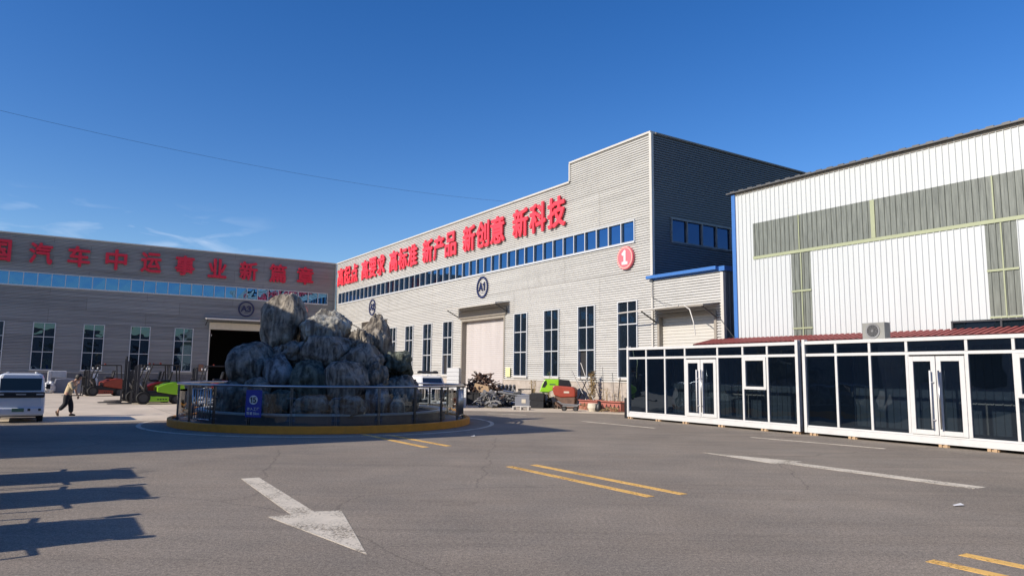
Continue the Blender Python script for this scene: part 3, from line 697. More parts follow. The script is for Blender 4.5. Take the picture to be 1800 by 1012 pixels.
b_ = MB(); b_.tube([(2.7, -0.96, 4.28), (3.1, -1.1, 4.1), (3.3, -1.12, 3.6), (3.36, -1.1, 3.1)], 0.022, 6); b_.tube([(-1.15, -0.96, 4.22), (2.4, -0.96, 4.30)], 0.03, 6)
b_.build('awning_pipe', M['trim'], ax)
c_ = MB(); c_.tube([(0.02, -0.05, 5.6), (0.05, -0.1, 4.9), (0.9, -0.3, 4.55), (1.6, -0.5, 4.42)], 0.008, 5); c_.tube([(3.5, -0.1, 4.0), (4.0, -0.2, 3.5), (4.6, -0.3, 2.9)], 0.010, 5); c_.build('cable', M['black'], ax)

# ------------------------------------------------------------------ white building at right
WB0 = P0 + DA * 44.42
wb = thing('warehouse', 'white ribbed warehouse with fibreglass window band and blue corner flashing', 'warehouse', WB0, TH)
ZE = 8.50
def Z1(x): return ZE
whole = []
band = (0.83, 40, 5.90, 7.20)
tw = [(2.40, 3.16, 2.90, 5.90), (8.56, 9.34, 3.30, 5.90), (14.9, 15.7, 3.3, 5.9), (21, 21.8, 3.3, 5.9)]
slide = (7.55, 12.5, 2.5, 3.22)
m_ = MB(); ribwall_v(m_, 0.07, 40, 0, ZE, [band] + tw + [slide], 0.18); m_.build('wall', M['white_clad'], wb, fix=False)
m_ = MB(); ribwall_v(m_, band[0], band[1], band[2], band[3], [], 0.18, 0.004)
for t_ in tw: ribwall_v(m_, t_[0], t_[1], t_[2], t_[3] - 0.03, [], 0.18, 0.004)
m_.build('fibreglass_window', M['fibre'], wb, fix=False)
m_ = MB(); m_.box(band[0], band[1], -0.034, -0.024, 5.86, 5.965)
for x in (2.76, 8.83, 15.3, 21.4):
    m_.box(x - 0.02, x + 0.02, -0.040, -0.035, 5.97, 7.19)
for i_, t_ in enumerate(tw):
    xm = (t_[0] + t_[1]) / 2 + 0.02
    m_.box(xm - 0.018, xm + 0.018, -0.032, -0.025, t_[2], 5.85); m_.box(t_[0], t_[1], -0.034, -0.0245, 4.50 + 0.02 * i_, 4.56 + 0.02 * i_)
    m_.box(t_[0], t_[1], -0.034, -0.0245, 3.22 + 0.02 * i_, 3.27 + 0.02 * i_)
m_.build('window_flashing', M['lime'], wb)
m_ = MB(); m_.box(5.33, 5.47, -0.030, -0.024, 5.97, 7.19); m_.build('patch_strip', M['lime'], wb)
m_ = MB(); m_.box(-0.09, 0.07, -0.05, 0.14, 0, ZE - 0.03); m_.build('corner_flashing', M['blue'], wb)
m_ = MB()
_t = MB(); ribwall_v(_t, 0.15, 25, 0, ZE - 0.05, [])
for (x, y, z) in _t.v: m_.v.append((-0.05 + y, x, z))
m_.f = list(_t.f); m_.build('side_wall', M['white_clad'], wb, fix=False)
# eaves: corrugated roof sheet edge poking over
m_ = MB()
n = 200
for k in range(n):
    x = -0.25 + 40.3 * k / n; x2 = -0.25 + 40.3 * (k + 1) / n; za = 0.03 * (1 if k % 2 else 0)
    m_.box(x, x2, -0.16, 6.0, ZE - 0.01, ZE + 0.035 + za)
m_.build('roof', M['roofmetal'], wb)
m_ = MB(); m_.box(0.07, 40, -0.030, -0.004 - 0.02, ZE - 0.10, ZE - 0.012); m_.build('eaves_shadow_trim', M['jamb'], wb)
fr = MB(); x0, x1, z0, z1 = slide
fr.box(x0, x1, -0.05, 0.1, z1 - 0.05, z1); fr.box(x0, x1, -0.05, 0.1, z0, z0 + 0.05)
for x in (x0, x0 + 1.25, x0 + 2.5, x1 - 0.05): fr.box(x, x + 0.05, -0.045, 0.09, z0 + 0.05, z1 - 0.05)
sw = fr.build('sliding_window', M['dsteel'], wb)
MB().quad((x0, 0.04, z0), (x1, 0.04, z0), (x1, 0.04, z1), (x0, 0.04, z1)).build('pane', M['pane_low'], sw, fix=False)
MB().box(0.3, 39.5, 1.0, 24, 0, ZE - 0.1).build('inner_wall', M['dark'], wb)

# red tile-pattern sheet roof of the lean-to between the white building and the containers
lt = thing('lean_to', 'low lean-to with red corrugated sheet roof behind the glass containers', 'shed', P0 + DA * 43.25, TH)
m_ = MB(); x = 0.0; RP = 0.19
prof = [(0, 0.0), (0.46, 0.0), (0.50, 0.11), (0.90, 0.11), (1.0, 0.0)]
while x < 16:
    for (a, ha), (b, hb_) in zip(prof[:-1], prof[1:]):
        m_.quad((x + a * RP, -1.22, 2.655 + ha), (x + b * RP, -1.22, 2.655 + hb_), (x + b * RP, -0.12, 2.89 + hb_), (x + a * RP, -0.12, 2.89 + ha))
    x += RP
rf_ = m_.build('roof', M['redroof'], lt, fix=False)
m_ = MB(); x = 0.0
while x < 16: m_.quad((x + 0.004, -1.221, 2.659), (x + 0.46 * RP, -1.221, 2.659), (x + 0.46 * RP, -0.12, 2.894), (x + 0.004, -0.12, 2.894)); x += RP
m_.build('valley', pm('shaded_red_valley', (0.075, 0.022, 0.02), 0.9), rf_, fix=False)  # dark red puts shade into the colour of the roof valleys
m_ = MB(); m_.box(0, 16, -0.16, -0.10, 2.55, 2.93); m_.box(0, 16, -1.20, -1.16, 2.50, 2.64)
for k in range(6): m_.box(0.1 + 3 * k, 0.16 + 3 * k, -1.15, -1.09, 0, 2.60)
m_.build('frame', M['redroof'], lt)

# ------------------------------------------------------------------ glass containers
def container(loc, L_, xs, door, win, label, ac=False):
    """xs: mullion positions; door=(x0,x1); win=(x0,x1)"""
    t = thing('glass_container', label, 'container', loc, THC, 'white framed glass containers')
    D = 2.35; zb, z1 = 0.07, 2.58; GL = 0.27; TR0, TR1 = 2.16, 2.235; TOP = 2.49
    fr = MB()
    fr.box(0, L_, -0.0, 0.12, zb, GL - 0.05); fr.box(0, L_, 0.0, 0.12, TOP, z1)
    fr.box(0, 0.09, -0.012, 0.13, zb, z1 + 0.05); fr.box(L_ - 0.09, L_, -0.012, 0.13, zb, z1 + 0.05)
    fr.box(0, 0.09, D - 0.13, D, zb, z1 + 0.03); fr.box(L_ - 0.09, L_, D - 0.13, D, zb, z1 + 0.03)
    fr.box(0.09, L_ - 0.09, 0.03, 0.10, GL - 0.048, GL)
    fr.box(0.09, L_ - 0.09, 0.035, 0.095, TR0, TR1)
    for x in xs: fr.box(x - 0.033, x + 0.033, 0.02, 0.10, GL, TR0 - 0.001); fr.box(x - 0.033, x + 0.033, 0.02, 0.10, TR1 + 0.001, TOP)
    fr.build('frame', M['cframe'], t, bevel=0.006)
    MB().box(0.05, L_ - 0.05, 0.13, D - 0.02, z1 - 0.12, z1 - 0.02).build('roof', M['white'], t)
    MB().box(0.05, L_ - 0.05, 0.13, D - 0.02, zb + 0.02, 0.2).build('floor', M['greymetal'], t)
    bw = MB(); ribwall_v(bw, 0.1, L_ - 0.1, 0.2, z1 - 0.12, [], 0.2, D - 0.08); bw.box(0.1, L_ - 0.1, D - 0.05, D - 0.03, 0.2, z1 - 0.12)
    bw.build('back_wall', M['tan'], t, fix=False)
    ew = MB()
    ew.box(0.015, 0.06, 0.13, D - 0.14, 0.2, z1 - 0.12); ew.box(L_ - 0.06, L_ - 0.015, 0.13, D - 0.14, 0.2, z1 - 0.12)
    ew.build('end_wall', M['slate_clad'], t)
    edges = [0.09] + list(xs) + [L_ - 0.09]
    for a, b in zip(edges[:-1], edges[1:]):
        j = [random.uniform(-0.004, 0.004) for _ in range(4)]
        isdoor = door and abs(a - door[0]) < 0.12; iswin = win and abs(a - win[0]) < 0.12
        top = MB().quad((a, 0.06, TR1), (b, 0.06, TR1), (b, 0.06, TOP), (a, 0.06, TOP)).build('transom_pane', M['pane_cont'], t, fix=False)
        if isdoor:
            xm = (a + b) / 2
            for (p, q) in ((a + 0.05, xm - 0.008), (xm + 0.008, b - 0.05)):
                d = MB(); w_ = 0.11
                d.box(p, p + w_, 0.0, 0.075, GL, 2.12); d.box(q - w_, q, 0.0, 0.075, GL, 2.12)
                d.box(p + w_, q - w_, 0.0, 0.075, 2.0, 2.12); d.box(p + w_, q - w_, 0.0, 0.075, GL, GL + 0.11)
                dd = d.build('door', M['cframe'], t, bevel=0.005)
                MB().quad((p + w_, 0.04, GL + 0.1), (q - w_, 0.04, GL + 0.1), (q - w_, 0.04, 2.01), (p + w_, 0.04, 2.01)).build('pane', M['pane_cont'], dd, fix=False)
                hx = xm - 0.10 if p < xm - 0.1 else xm + 0.10
                h = MB(); h.tube([(hx, -0.08, 0.42), (hx, -0.08, 1.78)], 0.02, 8)
                for z in (0.62, 1.5): h.tube([(hx, -0.08, z), (hx + (0.05 if hx < xm else -0.05), 0.0, z)], 0.013, 6)
                h.build('handle', M['steel'] if hx > xm else M['white'], dd, smooth=True)
            MB().box(a + 0.034, a + 0.049, 0.03, 0.09, GL, TR0).build('door_jamb', M['cframe'], t); MB().box(b - 0.049, b - 0.034, 0.03, 0.09, GL, TR0).build('door_jamb', M['cframe'], t)
        elif iswin:
            zm = 1.20; w_ = 0.085
            d = MB(); a2, b2 = a + 0.036, b - 0.036
            d.box(a2, a2 + w_, -0.01, 0.08, zm, TR0 - 0.005); d.box(b2 - w_, b2, -0.01, 0.08, zm, TR0 - 0.005); d.box(a2 + w_, b2 - w_, -0.01, 0.08, TR0 - 0.10, TR0 - 0.005); d.box(a2 + w_, b2 - w_, -0.01, 0.08, zm, zm + w_)
            dd = d.build('casement', M['cframe'], t, bevel=0.004)
            MB().quad((a2 + w_, 0.04, zm + w_), (b2 - w_, 0.04, zm + w_), (b2 - w_, 0.04, TR0 - .1), (a2 + w_, 0.04, TR0 - .1)).build('pane', M['pane_cont'], dd, fix=False)
            MB().quad((a, 0.06, GL), (b, 0.06, GL), (b, 0.06, zm), (a, 0.06, zm)).build('pane', M['pane_cont'], t, fix=False)
        else:
            MB().quad((a, 0.06 + j[0], GL), (b, 0.06 + j[1], GL), (b, 0.06 + j[2], TR0), (a, 0.06 + j[3], TR0)).build('pane', M['pane_cont'], t, fix=False)
    return t
DC = Vector((math.cos(THC), math.sin(THC), 0)); INC = Vector((-math.sin(THC), math.cos(THC), 0))
container(PC, 7.36, (1.02, 1.97, 2.93, 4.36, 5.37, 6.28), (2.93, 4.36), (5.37, 6.28), 'white framed glass container nearest the scrap, with double doors')
C2 = PC + DC * 7.50
container(C2, 7.36, (1.02, 1.98, 2.94, 4.33, 5.30, 6.30), (2.94, 4.33), (5.30, 6.30), 'white framed glass container at right edge with air conditioner on top')
# wooden blocks below
ws = [(0.12, 'one'), (1.6, ''), (2.9, ''), (4.45, ''), (6.1, ''), (7.2, ''), (7.75, ''), (8.9, ''), (11.2, ''), (12.25, '')]
wl_ = ['wood block under the left corner of the first glass container', 'wood block under the first container, second from its left corner', 'wood block under the first container, just left of its doors', 'wood block under the first container, just right of its doors', 'wood block under the first container below its small casement window', 'wood block under the right corner of the first glass container', 'wood block under the left corner of the second glass container', 'wood block under the second container, second from its left corner', 'wood block below the left door of the second container', 'wood block below the right side of the second container doors']
for (s_, _), lb in zip(ws, wl_):
    q = PC + DC * s_ + INC * 0.05
    b = MB(); b.box(-0.10, -0.03, -0.04, 0.4, 0, 0.066); b.box(0.03, 0.10, -0.04, 0.4, 0, 0.066); b.box(-0.12, 0.12, 0.0, 0.06, 0.0, 0.062)
    tag(b.build('wood_block', M['wood'], loc=q, rotz=THC), lb, 'wood block', 'wood blocks under the containers')
# black panel at the container's corner
q = PC + DC * (-0.14) + INC * 0.1
tag(MB().box(-0.11, 0.05, -0.02, 0.03, 0.0, 0.74).build('leaning_board', M['black'], loc=q, rotz=THC), 'dark board standing against the left corner of the glass container', 'board')
# air conditioner
q = PC + DC * 8.98 + INC * 0.55 + Vector((0, 0, 2.57))
t = thing('air_conditioner', 'boxy outdoor air conditioner unit standing on the glass container roof', 'air conditioner', q, THC)
MB().box(0, 0.62, 0, 0.26, 0.03, 0.47).build('casing', M['accase'], t, bevel=0.01)
MB().annulus_y((0.30, 0.25), 0.155, 0.20, -0.02, 0.0).build('fan_ring', M['greymetal'], t)
MB().disc_y((0.30, 0.25), 0.155, -0.004, 0.0).build('fan_recess', M['dsteel'], t)
g_ = MB()
for r in (0.05, 0.09, 0.125): g_.annulus_y((0.30, 0.25), r - 0.004, r + 0.004, -0.022, -0.014)
for k in range(8):
    a = k * PI / 8; g_.tube([(0.30 - 0.155 * math.cos(a), -0.012, 0.25 - 0.155 * math.sin(a)), (0.30 + 0.155 * math.cos(a), -0.012, 0.25 + 0.155 * math.sin(a))], 0.004, 4)
g_.disc_y((0.30, 0.25), 0.03, -0.03, -0.02, 12); g_.build('fan_guard', M['greymetal'], t)
g_ = MB()
for k in range(9): g_.box(-0.012, 0.0, 0.03, 0.23, 0.06 + 0.045 * k, 0.085 + 0.045 * k)
g_.build('side_louvre', M['dsteel'], t)
MB().box(0.02, 0.10, -0.03, 0.29, 0, 0.03).build('foot', M['dsteel'], t); MB().box(0.50, 0.58, -0.03, 0.29, 0, 0.03).build('foot', M['dsteel'], t)

# ------------------------------------------------------------------ rockery island
isl = thing('island', 'round traffic island with yellow kerb in the middle of the yard', 'traffic island', RC)
MB().ring((0, 0), 4.40, 4.53, 0, 0.20, 96).build('kerb', M['yellow_kerb'], isl, bevel=0.012)
MB().ring((0, 0), 3.75, 4.399, 0, 0.14, 72).build('paving', M['basin'], isl)
bs = thing('basin', 'low round fountain basin wall inside the railing', 'basin', RC)
MB().ring((0, 0), 3.58, 3.74, 0.0, 0.40, 72).build('wall', M['basin'], bs)
MB().ring((0, 0), 3.54, 3.78, 0.402, 0.45, 72).build('rim', M['basin_rim'], bs)
struct(MB().flat([(3.57 * math.cos(k * PI / 24) + RC.x, 3.57 * math.sin(k * PI / 24) + RC.y) for k in range(48)], 0.02, 0.27).build('water', M['water']))
# railing
rl = thing('railing', 'stainless steel and glass railing around the rockery', 'railing', RC)
RR = 4.30; NP = 24; PH = math.radians(-90 - 14.35 + 2.0)
hr = MB(); hr.tube([(RR * math.cos(2 * PI * k / 96), RR * math.sin(2 * PI * k / 96), 1.19) for k in range(96)], 0.032, 8, closed=True)
hr.build('handrail', M['steel'], rl, smooth=True)
def circ(px):
    d = (FWD * F_PX + RGT * (px - 900)); d = Vector((d.x, d.y, 0)).normalized(); b_ = d.dot(RC); c_ = RC.length_squared - 4.3 ** 2
    return d * (b_ - math.sqrt(max(0, b_ * b_ - c_)))
GQ = [circ(352), circ(812)]
post_mb = None
def post_at(a, first=None):
    mb = MB(); ca, sa = math.cos(a), math.sin(a)
    P = lambda r, t_, z: (r * ca - t_ * sa, r * sa + t_ * ca, z)
    for t_ in (-0.022, 0.022):
        i = len(mb.v)
        for z in (0.14, 1.165):
            for (dr, dt_) in ((-0.025, -0.005), (0.025, -0.005), (0.025, 0.005), (-0.025, 0.005)): mb.v.append(P(RR + dr, t_ + dt_, z))
        mb.f += [(i, i + 1, i + 2, i + 3), (i + 4, i + 5, i + 6, i + 7)] + [(i + k, i + (k + 1) % 4, i + 4 + (k + 1) % 4, i + 4 + k) for k in range(4)]
    for z in (0.32, 0.88):
        mb.tube([P(RR, -0.11, z), P(RR, 0.11, z)], 0.014, 6)
    mb.tube([P(RR, 0, 0.14), P(RR, 0, 0.17)], 0.07, 10)
    return mb
for k in range(NP):
    a = PH + 2 * PI * k / NP
    post_at(a).build('post', M['post'], rl)
    b = a + 2 * PI / NP
    gate = any((math.atan2(q_.y - RC.y, q_.x - RC.x) - a) % (2 * PI) < 2 * PI / NP for q_ in GQ)
    if gate:
        mb = MB(); a1, b1 = a + 0.035, b - 0.035
        A_ = Vector((RR * math.cos(a1), RR * math.sin(a1), 0)); B_ = Vector((RR * math.cos(b1), RR * math.sin(b1), 0))
        for z in (0.28, 1.08): mb.tube([A_ + Vector((0, 0, z)), B_ + Vector((0, 0, z))], 0.02, 6)
        for q in range(8):
            c = A_.lerp(B_, q / 7); mb.tube([c + Vector((0, 0, 0.28)), c + Vector((0, 0, 1.08))], 0.012 if 0 < q < 7 else 0.022, 6)
        mb.build('gate', M['steel'], rl, smooth=True)
    else:
        mb = MB(); a1, b1 = a + 0.022, b - 0.022
        i = 0; n = 3
        for q in range(n + 1):
            an = a1 + (b1 - a1) * q / n
            for z in (0.22, 1.0): mb.v.append((RR * math.cos(an), RR * math.sin(an), z))
        for q in range(n): mb.f.append((2 * q, 2 * q + 2, 2 * q + 3, 2 * q + 1))
        mb.build('glass_panel', M['rail_glass'], rl, fix=False)
# blue speed sign hanging on the railing
cs_ = circ(459); sa = math.atan2(cs_.y - RC.y, cs_.x - RC.x)
q = RC + Vector(((RR + 0.07) * math.cos(sa), (RR + 0.07) * math.sin(sa), 0))
t = thing('speed_sign', 'blue panel with number 15 in a white disc fixed to the railing', 'sign', q, sa + PI / 2)
MB().box(-0.22, 0.22, 0, 0.03, 0.40, 1.09).build('panel', M['signblue'], t, bevel=0.006)
MB().disc_y((0, 0.84), 0.115, -0.012, 0, 28).build('disc', M['white'], t)
mb = MB(); stroke(mb, '1', -0.085, 0.78, 0.07, 0.12, 0.026, -0.02, -0.012); stroke(mb, '5', 0.0, 0.78, 0.07, 0.12, 0.024, -0.02, -0.012); mb.build('number', M['black'], t)
mb = MB()
for k, ch in enumerate('进入工厂'): letter(mb, ch, -0.135 + 0.09 * k, 0.61, 0.072, 0.075, -0.01, 0.009, 0.003)
for k, ch in enumerate('限速'): letter(mb, ch, -0.14 + 0.085 * k, 0.50, 0.072, 0.075, -0.01, 0.009, 0.003)
letter(mb, '5km', 0.09, 0.495, 0.17, 0.065, -0.01, 0.009, 0.003)
mb.build('lettering', M['white'], t)

# boulders
def boulder(px0, px1, py0, py1, Y, mat, seed, label, depth=None, rot=(0, 0, 0), boxy=0.5, peak=0.0, rough=1.0, sub=5, lean=0.0):
    a = at(px0, (py0 + py1) / 2, Y); b = at(px1, (py0 + py1) / 2, Y); tp = at((px0 + px1) / 2, py0, Y); bt = at((px0 + px1) / 2, py1, Y)
    hw = (b.x - a.x) / 2 * 1.02; hh = (tp.z - bt.z) / 2 * 1.02; hd = depth or hw * 0.85
    c = Vector(((a.x + b.x) / 2, Y, (tp.z + bt.z) / 2))
    bm = bmesh.new(); bmesh.ops.create_icosphere(bm, subdivisions=sub, radius=1.0)
    rnd = random.Random(seed); off = Vector((rnd.uniform(0, 50), rnd.uniform(0, 50), rnd.uniform(0, 50)))
    planes = []
    for k in range(9):
        d = Vector((rnd.gauss(0, 1), rnd.gauss(0, 1), rnd.gauss(0, 0.8))).normalized(); planes.append((d, rnd.uniform(0.72, 0.92)))
    for v in bm.verts:
        p = v.co.copy()
        q = Vector([math.copysign(abs(x) ** (1 - 0.35 * boxy), x) for x in p])
        q = q * (1.0 / max(1e-6, max(abs(q.x), abs(q.y), abs(q.z)) ** (0.5 * boxy))) * 0.98
        for d, h in planes:
            e = q.dot(d) - h
            if e > 0: q -= d * e * 0.85
        f = noise.fractal(q * 1.5 + off, 1.0, 2.0, 5) * 0.16 * rough
        st = (0.5 - abs(noise.noise(Vector((q.x * 4.2, q.y * 4.2, q.z * 0.8)) + off))) * 0.10 * rough + noise.fractal(Vector((q.x * 9, q.y * 9, q.z * 1.6)) + off, 1.0, 2.0, 3) * 0.030 * rough - 0.03
        vd_ = noise.voronoi(Vector((q.x, q.y, q.z * 0.7)) * 1.25 + off)[0]
        rg = abs(noise.noise(q * 2.3 + off * 2)) * 0.10 * rough + 0.05 * rough * math.exp(-(vd_[1] - vd_[0]) * 14)
        q += p.normalized() * (f + st - rg + 0.03)
        if peak and q.z > 0: k_ = 1 - peak * max(0, q.z) ** 1.4; q.x *= k_; q.y *= k_
        q.x += lean * q.z
        v.co = q
    xs = [v.co.x for v in bm.verts]; ys = [v.co.y for v in bm.verts]; zs = [v.co.z for v in bm.verts]
    mx_ = lambda l: ((max(l) + min(l)) / 2, (max(l) - min(l)) / 2)
    (cx, sx), (cy, sy), (cz, sz) = mx_(xs), mx_(ys), mx_(zs)
    for v in bm.verts: v.co = Vector(((v.co.x - cx) / sx * hw, (v.co.y - cy) / sy * hd, (v.co.z - cz) / sz * hh))
    me = bpy.data.meshes.new('boulder'); bm.to_mesh(me); bm.free(); me.materials.append(mat)
    for p in me.polygons: p.use_smooth = True
    o = bpy.data.objects.new('boulder', me); COL.objects.link(o); o.location = c
    return tag(o, label, 'boulder', 'boulders of the rockery')
R = M
boulder(462, 541, 516, 616, 22.9, R['rock_brown'], 1, 'tallest upright boulder crowning the left of the rockery', 0.75, boxy=0.6, peak=0.42, lean=0.03)
boulder(526, 620, 543, 612, 22.6, R['rock_pale'], 2, 'sunlit craggy boulder with pale top in the middle of the crown', 0.85, boxy=0.3, peak=0.3, rough=1.2)
boulder(632, 690, 551, 650, 22.6, R['rock_brown'], 3, 'pointed dark boulder crowning the right of the rockery', 0.6, boxy=0.4, peak=0.42, lean=0.05)
boulder(612, 656, 578, 640, 21.9, R['rock_brown'], 4, 'small rough brown boulder left of the pointed right peak', 0.45, boxy=0.3, rough=1.8)
boulder(398, 486, 600, 684, 21.6, R['rock'], 5, 'large rounded boulder on the left shoulder of the rockery', 0.95, boxy=0.25, peak=0.2, rough=0.7)
boulder(476, 545, 598, 650, 22.0, R['rock'], 6, 'mid sized boulder directly under the tallest rock', 0.7, boxy=0.4, rough=1.5)
boulder(458, 522, 622, 700, 20.9, R['rock_blue'], 7, 'smooth blue grey boulder with pale face above the blue sign', 0.6, boxy=0.5, peak=0.35, lean=-0.05, rough=0.7)
boulder(532, 622, 590, 646, 21.8, R['rock'], 8, 'broad flat faced boulder in the upper middle tier', 0.8, boxy=0.7, rough=0.6)
boulder(514, 580, 632, 702, 20.7, R['rock_green'], 9, 'greenish upright boulder in the front middle tier', 0.6, boxy=0.55, peak=0.15, rough=0.6)
boulder(566, 650, 632, 704, 20.7, R['rock'], 10, 'wide brownish block boulder in the front middle tier', 0.7, boxy=0.6, peak=0.1, rough=0.6)
boulder(596, 676, 600, 680, 21.8, R['rock'], 11, 'sloping boulder below the pointed right peak', 0.8, boxy=0.4, peak=0.4, rough=1.3)
boulder(674, 726, 616, 668, 22.3, R['rock_green'], 12, 'dark greenish round boulder on the right shoulder', 0.62, boxy=0.4, rough=1.3)
boulder(640, 684, 634, 700, 21.2, R['rock'], 13, 'knobbly boulder between the wide block and the right shoulder', 0.5, boxy=0.3, rough=1.6)
boulder(676, 742, 658, 735, 21.9, R['rock'], 14, 'big rounded boulder at the lower right foot of the rockery', 0.8, boxy=0.5)
boulder(432, 476, 662, 700, 20.4, R['rock'], 15, 'small domed boulder low on the left above the railing', 0.45, boxy=0.3, rough=0.6)
boulder(382, 450, 668, 736, 20.9, R['rock'], 16, 'low craggy boulder at the left foot of the rockery', 0.7, boxy=0.4)
boulder(440, 478, 684, 736, 20.1, R['rock'], 17, 'low boulder just left of the blue sign behind the glass', 0.45, boxy=0.4)
boulder(474, 520, 684, 736, 20.1, R['rock_green'], 18, 'low greenish boulder just right of the blue sign', 0.5, boxy=0.5)
boulder(512, 584, 694, 738, 19.9, R['rock'], 19, 'low wide slab boulder at the front foot of the rockery', 0.6, boxy=0.7)
boulder(578, 646, 694, 738, 19.9, R['rock'], 20, 'low dark boulder at the front foot right of the slab', 0.6, boxy=0.7)
boulder(640, 688, 674, 737, 20.6, R['rock_blue'], 21, 'bluish leaning boulder at the front right foot', 0.6, boxy=0.4, peak=0.3, rough=1.2)
boulder(684, 712, 688, 738, 20.6, R['rock_pale'], 22, 'small pale wedge shaped boulder at the right foot', 0.35, boxy=0.2, peak=0.7, rough=0.5)
boulder(440, 690, 640, 740, 22.9, R['rock'], 23, 'long hidden base boulder forming the back of the rockery', 1.5, boxy=0.6)
boulder(470, 660, 600, 700, 23.3, R['rock'], 24, 'wide dark boulder filling the core behind the upper tier', 1.0, boxy=0.7)

# ------------------------------------------------------------------ vehicles
M['rimdark'] = pm('dark_wheel_rim', (0.06, 0.06, 0.06), 0.6, 0.2, var=0.2)
def wheel(par, x, y, r, wd, name='wheel', ax='y', rim=M['rimdark']):
    mb = MB(); n = 28
    prof = [(r * 0.62, -wd / 2), (r * 0.93, -wd / 2), (r, -wd * 0.36), (r, wd * 0.36), (r * 0.93, wd / 2), (r * 0.62, wd / 2)]
    for k in range(n):
        a = 2 * PI * k / n
        for rr, yy in prof: mb.v.append((x + rr * math.cos(a), y + yy, r + rr * math.sin(a)))
    m_ = len(prof)
    for k in range(n):
        for j in range(m_): mb.f.append((k * m_ + j, ((k + 1) % n) * m_ + j, ((k + 1) % n) * m_ + (j + 1) % m_, k * m_ + (j + 1) % m_))
    wh = mb.build(name, M['rubber'], par, smooth=False)
    rm = MB(); rm.tube([(x, y - wd * 0.42, r), (x, y + wd * 0.42, r)], r * 0.63, 20); rm.tube([(x, y - wd * 0.5, r), (x, y + wd * 0.5, r)], r * 0.2, 10)
    rm.build('rim', rim, wh)
    return wh

